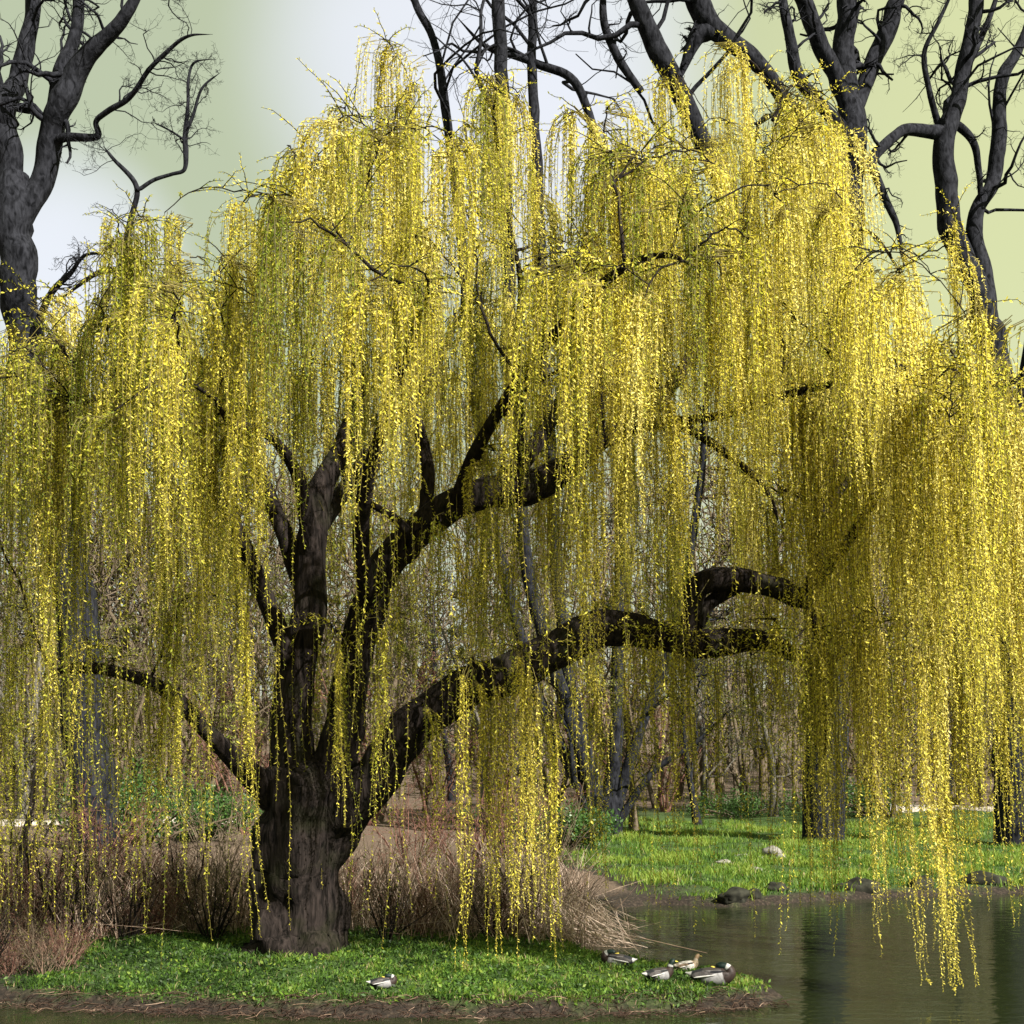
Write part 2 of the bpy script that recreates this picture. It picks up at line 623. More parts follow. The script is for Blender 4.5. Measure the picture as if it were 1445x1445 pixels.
LIMBS = [
    # left upright stem and its continuation to the upper left
    [(418, 1125, 15.95, .38), (410, 1055, 15.9, .33), (418, 960, 15.9, .27), (436, 860, 16.0, .25), (440, 760, 16.1, .22), (452, 690, 16.2, .19), (478, 640, 16.4, .15), (505, 560, 16.7, .11), (500, 430, 17.0, .08), (508, 300, 17.2, .055), (530, 180, 17.3, .03)],
    # right stem leading into the upper limb
    [(458, 1125, 16.0, .38), (477, 1050, 15.9, .31), (497, 960, 15.8, .25), (512, 880, 15.7, .25), (545, 800, 15.6, .24), (610, 735, 15.6, .22), (680, 700, 15.6, .22), (745, 690, 15.6, .23), (800, 662, 15.7, .21), (840, 625, 15.8, .17), (885, 600, 15.9, .12), (950, 540, 16.2, .10), (1010, 430, 16.5, .08), (1060, 300, 16.8, .055), (1085, 170, 16.9, .03)],
    # lower limb running to the right
    [(436, 1205, 16.0, .28), (480, 1150, 15.85, .30), (530, 1092, 15.6, .26), (580, 1025, 15.4, .235), (650, 970, 15.3, .22), (730, 945, 15.3, .21), (800, 908, 15.3, .21), (845, 885, 15.3, .20), (900, 890, 15.3, .18), (970, 905, 15.3, .17), (1040, 905, 15.3, .14), (1090, 908, 15.3, .11), (1135, 935, 15.3, .06)],
    # riser off the lower limb and the branch along its top
    [(972, 912, 15.3, .15), (975, 870, 15.3, .13), (990, 825, 15.25, .13), (1040, 818, 15.2, .125), (1095, 830, 15.2, .115), (1135, 842, 15.2, .11), (1155, 800, 15.2, .085), (1152, 730, 15.3, .07), (1175, 660, 15.5, .055), (1215, 580, 15.7, .04), (1290, 520, 15.9, .02)],
    [(985, 880, 15.28, .09), (1003, 850, 15.3, .085), (1040, 828, 15.3, .08)],
    [(1135, 845, 15.2, .09), (1152, 880, 15.2, .10), (1162, 950, 15.2, .085), (1166, 1010, 15.25, .05), (1163, 1080, 15.3, .02)],
    # low limb to the left
    [(385, 1130, 15.9, .26), (345, 1085, 15.6, .16), (300, 1040, 15.3, .13), (262, 1000, 15.1, .115), (222, 968, 14.9, .10), (165, 948, 14.8, .085), (110, 942, 14.8, .07), (60, 952, 14.8, .04)],
    # upper left arching limbs
    [(420, 960, 15.9, .17), (380, 860, 15.5, .13), (330, 740, 15.0, .10), (270, 640, 14.6, .075), (215, 575, 14.3, .05), (150, 560, 14.1, .035), (70, 590, 13.9, .018)],
    [(440, 800, 16.05, .15), (425, 690, 15.6, .10), (395, 630, 15.2, .075), (350, 602, 14.8, .055), (290, 600, 14.5, .03)],
    [(440, 860, 16.0, .16), (380, 700, 16.6, .12), (310, 560, 17.2, .09), (240, 450, 17.7, .065), (160, 380, 18.1, .045), (60, 440, 18.5, .02)],
    [(545, 800, 15.6, .13), (585, 775, 15.4, .085), (560, 735, 15.2, .06), (520, 710, 15.0, .045), (480, 690, 14.7, .025)],
    # upright shoots off the upper limb
    [(742, 690, 15.6, .12), (735, 600, 15.8, .08), (728, 500, 16.0, .06), (735, 400, 16.2, .045), (715, 300, 16.2, .035), (700, 190, 15.4, .03), (690, 110, 15.5, .015)],
    [(838, 628, 15.8, .12), (846, 560, 15.6, .085), (828, 480, 15.4, .07), (838, 400, 15.2, .045), (835, 310, 15.2, .03), (870, 230, 15.0, .02)],
    [(600, 745, 15.6, .12), (600, 640, 15.9, .09), (560, 520, 16.3, .07), (520, 430, 16.6, .055), (470, 340, 16.9, .04), (400, 260, 17.1, .02)],
    [(885, 602, 15.9, .10), (960, 602, 15.6, .07), (1030, 645, 15.2, .055), (1080, 690, 14.9, .035), (1100, 740, 14.7, .018)],
    [(1005, 440, 16.5, .07), (1080, 400, 16.9, .055), (1160, 330, 17.3, .045), (1230, 330, 17.6, .03), (1290, 420, 17.9, .015)],
    # limbs towards the camera and away from it
    [(640, 725, 15.6, .13), (680, 620, 14.9, .09), (760, 500, 14.2, .07), (850, 400, 13.0, .06), (930, 360, 12.5, .035), (990, 380, 12.2, .015)],
    [(520, 870, 15.7, .15), (510, 740, 14.7, .11), (540, 600, 13.8, .085), (580, 480, 13.1, .06), (600, 420, 12.6, .035), (610, 440, 12.2, .015)],
    [(700, 700, 15.6, .16), (760, 620, 16.7, .12), (820, 520, 17.8, .09), (900, 420, 18.8, .06), (960, 380, 19.6, .03)],
    [(440, 760, 16.1, .14), (520, 640, 17.2, .11), (600, 540, 18.2, .08), (640, 460, 19.0, .05), (640, 430, 19.6, .02)],
    [(1135, 842, 15.2, .09), (1200, 760, 14.7, .075), (1270, 640, 14.2, .055), (1330, 560, 13.8, .04), (1400, 540, 13.5, .025), (1470, 570, 13.3, .012)],
    [(1152, 735, 15.3, .06), (1230, 640, 16.2, .05), (1320, 560, 17.0, .04), (1400, 520, 17.6, .025), (1480, 560, 18, .012)],
    [(1090, 170, 16.9, .03), (1120, 120, 17.0, .02), (1160, 150, 17.1, .012)],
    [(900, 598, 15.9, .09), (1000, 590, 14.9, .07), (1100, 560, 14.1, .055), (1190, 540, 13.5, .04), (1260, 545, 13.1, .025), (1330, 600, 12.9, .012)],
]
for L in LIMBS:
    m = 10 * len(L)
    s, r, _ = big_limb('limb', L, m, 20 if L[0][3] > 0.2 else 12, 0.45, slim=1.0 if L[0][:2] in ((436, 1205), (972, 912), (985, 880)) else 0.78)
    skel_p.append(s[::2])
    skel_r.append(r[::2])
skel_p = np.concatenate(skel_p)
skel_r = np.concatenate(skel_r)

# crown outline seen across the photograph: u -> v of the topmost strands
SIL_U = [-300, -120, 0, 60, 120, 150, 225, 270, 320, 360, 400, 450, 480, 510, 540, 570, 610, 680, 760, 840, 900, 960, 1005, 1050, 1100, 1150, 1195, 1215, 1245, 1275, 1300, 1330, 1360, 1400, 1445, 1600]
SIL_V = [700, 560, 455, 440, 370, 305, 290, 330, 290, 270, 195, 215, 130, 75, 45, 75, 105, 90, 110, 125, 100, 85, 55, 85, 110, 120, 150, 330, 370, 350, 470, 430, 400, 480, 520, 640]


def project(p):
    d = p[..., 1] - CAM_Y
    return 722.5 + p[..., 0] * FPX / d, HOR - (p[..., 2] - CAM_Z) * FPX / d, d


def make_locks():
    out = []      # anchor xyz, length, width, strands, tint
    rng = RNG
    # (u, vtop, vbottom, d, half width m, strands, tint)
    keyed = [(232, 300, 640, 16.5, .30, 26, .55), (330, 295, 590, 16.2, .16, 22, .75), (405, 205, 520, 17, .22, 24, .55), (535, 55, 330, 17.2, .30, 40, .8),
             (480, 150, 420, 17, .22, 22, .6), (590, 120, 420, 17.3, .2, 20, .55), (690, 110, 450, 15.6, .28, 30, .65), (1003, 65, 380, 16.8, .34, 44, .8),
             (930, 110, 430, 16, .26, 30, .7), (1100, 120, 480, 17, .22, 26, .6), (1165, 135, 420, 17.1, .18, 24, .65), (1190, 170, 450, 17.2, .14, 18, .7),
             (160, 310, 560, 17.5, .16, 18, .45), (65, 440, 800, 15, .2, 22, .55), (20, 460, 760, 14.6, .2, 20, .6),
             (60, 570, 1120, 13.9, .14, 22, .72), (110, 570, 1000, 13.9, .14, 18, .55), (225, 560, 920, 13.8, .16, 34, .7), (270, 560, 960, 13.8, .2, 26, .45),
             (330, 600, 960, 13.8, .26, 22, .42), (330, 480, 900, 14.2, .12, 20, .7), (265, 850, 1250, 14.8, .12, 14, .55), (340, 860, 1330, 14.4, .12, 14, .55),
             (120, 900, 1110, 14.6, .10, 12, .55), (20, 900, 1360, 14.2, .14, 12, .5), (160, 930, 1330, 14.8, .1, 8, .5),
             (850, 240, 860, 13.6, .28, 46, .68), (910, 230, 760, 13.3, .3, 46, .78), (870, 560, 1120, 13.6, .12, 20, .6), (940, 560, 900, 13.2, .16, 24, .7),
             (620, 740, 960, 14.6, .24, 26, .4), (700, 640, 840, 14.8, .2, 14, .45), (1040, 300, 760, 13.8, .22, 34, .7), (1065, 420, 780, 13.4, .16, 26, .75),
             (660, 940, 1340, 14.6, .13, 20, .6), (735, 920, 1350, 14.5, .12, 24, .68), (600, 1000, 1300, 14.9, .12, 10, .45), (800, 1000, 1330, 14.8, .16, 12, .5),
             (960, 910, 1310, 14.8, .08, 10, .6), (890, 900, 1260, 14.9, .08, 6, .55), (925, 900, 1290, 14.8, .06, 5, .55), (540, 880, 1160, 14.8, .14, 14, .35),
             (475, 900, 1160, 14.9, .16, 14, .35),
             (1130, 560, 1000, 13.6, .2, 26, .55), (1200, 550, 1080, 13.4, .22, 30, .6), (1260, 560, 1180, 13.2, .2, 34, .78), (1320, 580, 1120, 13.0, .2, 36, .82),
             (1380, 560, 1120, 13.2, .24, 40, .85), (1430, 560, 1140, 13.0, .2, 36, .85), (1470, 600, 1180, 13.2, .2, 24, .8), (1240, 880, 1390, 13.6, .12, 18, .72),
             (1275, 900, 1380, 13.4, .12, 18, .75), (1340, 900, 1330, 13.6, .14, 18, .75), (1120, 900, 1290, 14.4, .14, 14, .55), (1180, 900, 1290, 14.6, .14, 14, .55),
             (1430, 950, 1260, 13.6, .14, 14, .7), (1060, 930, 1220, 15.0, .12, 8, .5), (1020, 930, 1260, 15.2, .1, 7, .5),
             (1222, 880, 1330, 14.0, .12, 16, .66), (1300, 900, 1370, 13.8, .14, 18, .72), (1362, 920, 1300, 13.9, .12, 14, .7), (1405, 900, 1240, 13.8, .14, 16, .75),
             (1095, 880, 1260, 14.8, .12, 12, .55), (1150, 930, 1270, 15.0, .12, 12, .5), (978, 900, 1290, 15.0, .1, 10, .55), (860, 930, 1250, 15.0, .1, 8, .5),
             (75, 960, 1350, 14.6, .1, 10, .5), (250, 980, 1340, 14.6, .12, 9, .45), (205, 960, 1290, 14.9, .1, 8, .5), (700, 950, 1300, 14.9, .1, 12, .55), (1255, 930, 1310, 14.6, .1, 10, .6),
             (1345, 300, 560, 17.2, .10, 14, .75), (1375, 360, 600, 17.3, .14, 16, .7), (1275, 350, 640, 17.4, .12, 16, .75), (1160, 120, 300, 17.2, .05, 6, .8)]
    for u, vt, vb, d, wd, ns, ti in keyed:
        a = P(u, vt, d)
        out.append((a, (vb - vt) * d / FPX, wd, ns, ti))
    # the rest of the dome, scattered over the crown
    tries = 0
    want = 222
    have = []
    while len(have) < want and tries < 60000:
        tries += 1
        x = rng.uniform(-7.2, 7.4)
        y = rng.uniform(-4.4, 4.6)
        if (x / 7.6) ** 2 + (y / 4.8) ** 2 > 1:
            continue
        u16 = 722.5 + x * 125
        ztop = CAM_Z + (HOR - np.interp(u16, SIL_U, SIL_V)) / 125.0
        zt = ztop - max(ztop - 4.2, 0.5) * (abs(y) / 4.9) ** 2 * 0.8
        f = rng.beta(2.6, 1.2)
        z = 4.6 + (zt - 4.6) * f
        if zt < 4.7:
            z = zt
        p = np.array((x, y, z))
        u, v, d = project(p)
        if v < np.interp(u, SIL_U, SIL_V) + rng.uniform(0, 30):
            continue
        if u < 400 and v > 430 and rng.random() < 0.6:
            continue
        if y > 1.0 and v > 470 and rng.random() < 0.55:
            continue
        # keep the middle of the front open so that the limbs show
        if y < 0.5 and 400 < u < 1130 and v > 430 and rng.random() < 0.85:
            continue
        if y < 0.5 and 420 < u < 800 and v > 250 and rng.random() < 0.5:
            continue
        if any(abs(x - h[0]) < 0.40 and abs(y - h[1]) < 0.5 and abs(z - h[2]) < 0.7 for h in have):
            continue
        have.append(p)
        ln = rng.uniform(1.7, 3.6)
        if x > 3.4:
            ln *= 1.35
        if x < -3.0:
            ln = min(ln, max(1.2, z - rng.uniform(2.6, 4.2)))
        if y > 1.5:
            ln *= 1.15
        ln = min(ln, z - rng.uniform(1.0, 3.0))
        front_mid = y < 1.0 and 430 < u < 1120
        if front_mid:
            ln = min(ln, max(0.9, z - CAM_Z - (HOR - rng.uniform(640, 820)) * d / FPX))
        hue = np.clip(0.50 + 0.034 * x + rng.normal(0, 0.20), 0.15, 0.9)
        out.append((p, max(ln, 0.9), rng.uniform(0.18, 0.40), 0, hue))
    return out


LOCKS = make_locks()
CX, CY = 0.0, 0.0

# branchlets that carry the locks, grown greedily from the limbs
nodes_p = [p for p in skel_p]
nodes_r = [r for r in skel_r]
order = sorted(range(len(LOCKS)), key=lambda i: np.min(np.linalg.norm(skel_p - LOCKS[i][0], axis=1)))
bl_pts, bl_rad = [], []
NP = np.array(nodes_p)
NR = np.array(nodes_r)
lock_dir = {}
for i in order:
    a = LOCKS[i][0]
    dv = a - NP
    dist = np.linalg.norm(dv, axis=1)
    cost = dist * (1 + 1.2 * np.clip(-dv[:, 2] / (dist + 1e-6), 0, 1)) + (NR < 0.012) * 0.4
    j = int(np.argmin(cost))
    p0, L = NP[j], dist[j]
    h = np.array((a[0] - p0[0], a[1] - p0[1], 0.0))
    hn = np.linalg.norm(h)
    if hn < 0.05:
        h = np.array((a[0] - WB[0], a[1] - WB[1], 0.0))
        hn = np.linalg.norm(h) + 1e-6
    h = h / hn
    lock_dir[i] = h[:2]
    sid = np.array((-h[1], h[0], 0)) * RNG.normal(0, 0.12) * L
    mid1 = p0 + (a - p0) * 0.35 + np.array((0, 0, 0.16 * L)) + sid
    mid2 = p0 + (a - p0) * 0.72 + np.array((0, 0, 0.20 * L)) + sid * 0.6
    c = resample([p0, mid1, mid2, a], 12)
    r0 = min(NR[j] * 0.8, 0.008 + 0.012 * L)
    rr = np.linspace(r0, 0.006, 12)
    c[1:-1] += (RNG.random((10, 3)) - 0.5) * 0.04 * min(L, 1.5)
    bl_pts.append(c)
    bl_rad.append(rr)
    NP = np.vstack([NP, c[3:-1:2]])
    NR = np.concatenate([NR, rr[3:-1:2]])
g = Geo()
tubes(g, rel(np.array(bl_pts)), np.array(bl_rad), 5)
# fine side twigs on the branchlets
sp, sr = [], []
BL = np.array(bl_pts)
for c in BL:
    for _ in range(5 if c[:, 2].max() > 3.2 else 0):
        k = RNG.integers(2, 11)
        p = c[k]
        dirv = RNG.normal(0, 1, 3)
        dirv[2] = abs(dirv[2]) * 0.6 + 0.1
        dirv /= np.linalg.norm(dirv)
        ln = RNG.uniform(0.25, 0.8)
        tt = np.linspace(0, 1, 6)[:, None]
        pts = p + dirv * ln * tt + np.array((0, 0, -0.35 * ln)) * tt ** 2 + (RNG.random((6, 3)) - 0.5) * 0.05 * tt
        sp.append(pts)
        sr.append(np.linspace(0.007, 0.002, 6))
tubes(g, rel(np.array(sp)), np.array(sr), 3)
wpart('branchlets', g.mesh('branchlets', M_WBARK), kind='stuff')

MS = 12


def strand_paths(p0, hdir, spread, L, k, rise, drift, rng):
    n = len(p0)
    s = np.linspace(0, 1, MS)[None, :] * L[:, None]
    kk = k[:, None]
    e = 1 - np.exp(-s / kk)
    zz = -(s - kk * e) + rise[:, None] * (s / kk) * np.exp(-s / kk)
    hor = spread[:, None] * e
    f1 = rng.uniform(0.5, 1.1, (n, 1))
    ph = rng.uniform(0, 6.28, (n, 1))
    amp = rng.uniform(0.01, 0.045, (n, 1))
    wob = amp * np.sin(s * f1 * 3.0 + ph) * np.minimum(s, 1.5)
    wob2 = amp * np.cos(s * f1 * 2.3 + ph * 1.7) * np.minimum(s, 1.5)
    Pp = np.empty((n, MS, 3))
    Pp[..., 0] = p0[:, None, 0] + hdir[:, None, 0] * hor + drift[:, None, 0] * s ** 1.15 + wob
    Pp[..., 1] = p0[:, None, 1] + hdir[:, None, 1] * hor + drift[:, None, 1] * s + wob2
    Pp[..., 2] = p0[:, None, 2] + zz
    return Pp


def leaf_up(g, Pp, L, tint, rng, spacing=0.026, lsize=1.0, start=0.06, bare=0.0):
    """leaves and stems of strands Pp (n, MS, 3)"""
    n, MS = Pp.shape[:2]
    tubes(g, Pp, np.linspace(0.0042, 0.0016, MS)[None].repeat(n, 0), 3, 1, np.clip(tint + rng.normal(0, .1, n), 0, 1))
    cnt = np.maximum(4, (L / spacing).astype(int))
    idx = np.repeat(np.arange(n), cnt)
    N = len(idx)
    off = np.concatenate([[0], np.cumsum(cnt)[:-1]])
    order_in = np.arange(N) - off[idx]
    fr = (order_in + rng.random(N)) / cnt[idx]
    fr = start + fr * (1 - start)
    x = np.clip(fr * (MS - 1), 0, MS - 1.001)
    i0 = x.astype(int)
    ft = (x - i0)[:, None]
    A, B = Pp[idx, i0], Pp[idx, i0 + 1]
    pos = A * (1 - ft) + B * ft
    T = B - A
    T /= np.linalg.norm(T, axis=1)[:, None] + 1e-9
    R1 = rng.normal(0, 1, (N, 3))
    side = R1 - (R1 * T).sum(1)[:, None] * T
    side /= np.linalg.norm(side, axis=1)[:, None] + 1e-9
    an = rng.uniform(0.45, 1.15, N)[:, None]
    D = T * np.cos(an) + side * np.sin(an)
    Wv = np.cross(D, side + 0.6 * rng.normal(0, 1, (N, 3)))
    Wv /= np.linalg.norm(Wv, axis=1)[:, None] + 1e-9
    ll = lsize * rng.uniform(0.030, 0.058, N) * (1 - 0.4 * fr ** 3)
    ww = ll * rng.uniform(0.28, 0.42, N)
    Nn = np.cross(D, Wv)
    v0 = pos
    v1 = pos + D * (ll * 0.45)[:, None] + Wv * (ww * 0.5)[:, None]
    v2 = pos + D * ll[:, None] - Nn * (ll * 0.12)[:, None]
    v3 = pos + D * (ll * 0.45)[:, None] - Wv * (ww * 0.5)[:, None]
    V = np.stack([v0, v1, v2, v3], 1).reshape(-1, 3)
    q = np.arange(N * 4).reshape(-1, 4)
    tt = np.clip(tint[idx] + rng.normal(0, 0.13, N), 0, 1)
    g.add(V, q, None, 0, np.repeat(tt, 4))


tri_total = 0


def spray_mesh(rng, ln, wd, ns, ti, h0, x0, zfloor):
    """one spray of hanging strands rooted at its own origin"""
    nb = max(2, ns // 6)                       # strands gather into a few ropes
    rope = rng.integers(0, nb, ns)
    ang = rng.normal(0, 0.95, nb)[rope] + rng.normal(0, 0.13, ns)
    hd = np.stack([h0[0] * np.cos(ang) - h0[1] * np.sin(ang), h0[0] * np.sin(ang) + h0[1] * np.cos(ang)], 1)
    # strand roots spread back along the branchlet
    back = np.clip(rng.beta(1, 2.0, nb)[rope] + rng.normal(0, 0.05, ns), 0, 1) * min(1.1, ln * 0.5)
    p0 = np.concatenate([-h0[None, :] * back[:, None] * 0.6, (-0.25 * back)[:, None]], 1)
    p0 = p0 + rng.normal(0, 0.03, (ns, 3))
    L = ln * np.where(rng.random(nb) < 0.35, rng.uniform(0.4, 0.7, nb), rng.uniform(0.7, 1.05, nb))[rope] * rng.uniform(0.65, 1.05, ns)
    spread = wd * (rng.uniform(0.1, 1.5, nb)[rope] + rng.normal(0, 0.10, ns))
    k = rng.uniform(0.05, 0.22, ns) * min(1, ln / 2)
    rise = rng.uniform(0.0, 0.06, ns)
    drift = np.stack([0.018 + 0.011 * max(x0, -2) + rng.normal(0, 0.02, nb)[rope] + rng.normal(0, 0.010, ns), rng.normal(0, 0.02, nb)[rope] + rng.normal(0.0, 0.010, ns)], 1)
    Pp = strand_paths(p0, hd, spread, L, k, rise, drift, rng)
    Pp[..., 2] = np.maximum(Pp[..., 2], zfloor)
    g = Geo()
    tint = np.clip(ti + rng.normal(0, 0.13, nb)[rope] + rng.normal(0, 0.05, ns), 0.05, 1)
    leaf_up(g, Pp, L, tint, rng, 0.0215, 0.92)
    return g.mesh('hanging_spray', [M_LEAF, M_STEM]), sum(len(x) for x in g.q) * 2


# scattered sprays share a set of shapes: by length, hue and a few takes of each
LEN = [0.95, 1.25, 1.6, 2.0, 2.4, 2.8, 3.2, 3.7, 4.2]
HUE = [0.22, 0.42, 0.60, 0.82]
SHARED = {}
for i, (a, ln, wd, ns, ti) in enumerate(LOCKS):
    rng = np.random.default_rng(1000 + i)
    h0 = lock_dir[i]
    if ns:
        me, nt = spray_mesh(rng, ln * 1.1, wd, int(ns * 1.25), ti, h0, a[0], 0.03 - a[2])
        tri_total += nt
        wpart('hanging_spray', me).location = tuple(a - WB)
        continue
    key = (int(np.argmin([abs(x - ln) for x in LEN])), int(np.argmin([abs(x - ti) for x in HUE])), int(rng.integers(0, 2)))
    if key not in SHARED:
        SHARED[key], nt = spray_mesh(np.random.default_rng(500 + sum(k_ * 7 ** q_ for q_, k_ in enumerate(key))), LEN[key[0]], 0.30, 38, HUE[key[1]], np.array((1.0, 0.0)), 0.0, -99)
        tri_total += nt
    o = wpart('hanging_spray', SHARED[key])
    o.location = tuple(a - WB)
    o.rotation_mode = 'ZYX'
    o.rotation_euler = (0, -0.014 * max(a[0] - 0.5, -1.0), math.atan2(h0[1], h0[0]) + rng.normal(0, 0.5))
    sc = rng.uniform(0.9, 1.15)
    o.scale = (sc, sc, min(sc, 1.05))

# loose strands hanging singly from every branchlet, too many to count
rng = np.random.default_rng(99)
allp = np.concatenate([BL.reshape(-1, 3), np.array(sp).reshape(-1, 3)[::2]])
pick = allp[rng.integers(0, len(allp), 2000)]
u, v, d = project(pick)
keep = (v > np.interp(u, SIL_U, SIL_V) + 5) & (pick[:, 2] > 2.6)
pick = pick[keep]
n = len(pick)
an = rng.uniform(0, 6.28, n)
L = np.minimum(rng.uniform(0.6, 3.0, n), pick[:, 2] - rng.uniform(0.5, 2.2, n))
L = np.maximum(L, 0.5)
u, v, d = project(pick)
mid = (pick[:, 1] < 0.6) & (u > 420) & (u < 1120)
L = np.where(mid, np.minimum(L, rng.uniform(0.6, 1.6, n)), L)
Pp = strand_paths(pick, np.stack([np.cos(an), np.sin(an)], 1), rng.uniform(0.02, 0.3, n), L, rng.uniform(0.05, 0.2, n),
                  rng.uniform(0, 0.08, n), np.stack([rng.normal(0.02, 0.03, n), rng.normal(0, 0.03, n)], 1), rng)
low = np.concatenate([allp, skel_p, skel_p, skel_p])
low = low[(low[:, 2] > 2.9) & (low[:, 2] < 6.6) & (low[:, 1] < 2.0) & (low[:, 1] > -3.2)]
pk = low[rng.integers(0, len(low), 520)] + rng.normal(0, 0.12, (520, 3)) * np.array((1, 1, 0.3))
n2 = len(pk)
L2 = np.maximum(0.8, pk[:, 2] - np.where(rng.random(n2) < 0.45, rng.uniform(0.25, 1.2, n2), rng.uniform(1.0, 3.2, n2)))
an = rng.uniform(0, 6.28, n2)
P2 = strand_paths(pk, np.stack([np.cos(an), np.sin(an)], 1), rng.uniform(0.02, 0.35, n2), L2, rng.uniform(0.05, 0.2, n2),
                  rng.uniform(0, 0.06, n2), np.stack([rng.normal(0.01, 0.03, n2), rng.normal(0, 0.03, n2)], 1), rng)
Pp = np.concatenate([Pp, P2])
L = np.concatenate([L, L2])
pick = np.concatenate([pick, pk])
n += n2
g = Geo()
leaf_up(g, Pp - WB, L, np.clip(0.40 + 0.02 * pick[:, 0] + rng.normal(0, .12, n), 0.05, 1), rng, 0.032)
SPA = np.array(sp)
leaf_up(g, SPA - WB, np.linalg.norm(SPA[:, -1] - SPA[:, 0], axis=1), np.clip(0.5 + 0.03 * SPA[:, 0, 0] + rng.normal(0, .14, len(SPA)), 0.05, 1), rng, 0.022)
wpart('loose_strands', g.mesh('loose_strands', [M_LEAF, M_STEM]), kind='stuff')
tri_total += sum(len(x) for x in g.q) * 2
print('willow strand tris', tri_total, 'locks', len(LOCKS), 'loose', n)


# ---------------------------------------------------------------- bare trees
def grow(parents, per, lenf, radf, m, rng, spread=0.9, up=0.15, crook=0.12, tmin=0.25):
    """children polylines of parents [(pts, rad)]"""
    out = []
    for pts, rad in parents:
        M = len(pts)
        seg = np.linalg.norm(np.diff(pts, axis=0), axis=1).sum()
        c = rng.poisson(per) if per < 30 else int(per)
        for _ in range(c):
            t = tmin + (1 - tmin) * rng.random() ** 0.85
            x = min(t * (M - 1), M - 1.01)
            i = int(x)
            p = pts[i] + (pts[i + 1] - pts[i]) * (x - i)
            T = pts[i + 1] - pts[i]
            T = T / (np.linalg.norm(T) + 1e-9)
            R = rng.normal(0, 1, 3)
            R -= T * (R @ T)
            R /= np.linalg.norm(R) + 1e-9
            dv = T * (1 - spread * 0.45) + R * spread + np.array((0, 0, up))
            dv /= np.linalg.norm(dv)
            ln = seg * lenf * rng.uniform(0.5, 1.25) * (1.15 - 0.6 * t)
            pp = [p]
            for s in range(m - 1):
                dv = dv + rng.normal(0, crook * 2.2, 3) + np.array((0, 0, up * 0.25))
                dv /= np.linalg.norm(dv)
                pp.append(pp[-1] + dv * ln / (m - 1))
            r0 = max(0.004, min(rad[i] * 0.75, rad[i] * radf * rng.uniform(0.7, 1.2)))
            out.append((np.array(pp), np.linspace(r0, max(0.003, r0 * 0.3), m)))
    return out


def stack(ch):
    return np.array([p for p, r in ch]), np.array([r for p, r in ch])


def bare_tree(name, label, trunk, limbs, seed, mats=M_BBARK, twig_r=1.0, per=(5, 5, 4), group=None, rough=0.32):
    rng = np.random.default_rng(seed)
    b0 = P(*trunk[0][:3])
    gzz = gz(b0[0], b0[1])
    root = obj(name, None, label=label, cat='tree', group=group, loc=(b0[0], b0[1], gzz - 0.1))
    o = np.array((b0[0], b0[1], gzz - 0.1))
    par = []
    for nm, L in [('trunk', trunk)] + [('limb', L) for L in limbs]:
        m = 8 * len(L)
        s, r = limb_pts(L, m)
        if nm == 'trunk':
            s[0, 2] = min(s[0, 2], gzz - 0.05)
        wob = (np.stack([fbm(s * 0.7, seed + q, 3) for q in range(3)], 1) - 0.5) * np.clip(r * 1.6, 0.05, 0.5)[:, None]
        wob[:2] = 0
        s = s + wob
        g = Geo()
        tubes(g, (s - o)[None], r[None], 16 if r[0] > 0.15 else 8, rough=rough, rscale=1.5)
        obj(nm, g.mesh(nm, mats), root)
        if nm == 'limb' or len(limbs) == 0:
            par.append((s[::2], r[::2]))
    c1 = grow(par, per[0], 0.30, 0.38, 9, rng, 0.95, 0.05, 0.17)
    c2 = grow(c1, per[1], 0.5, 0.5, 7, rng, 0.9, 0.05, 0.17)
    c3 = grow(c2, per[2], 0.5, 0.55, 5, rng, 0.9, 0.0, 0.15)
    g = Geo()
    for c, k in ((c1, 6), (c2, 4), (c3, 3)):
        if c:
            pp, rr = stack(c)
            tubes(g, pp - o, rr * twig_r, k)
    obj('twigs', g.mesh('twigs', mats), root, kind='stuff')
    return root


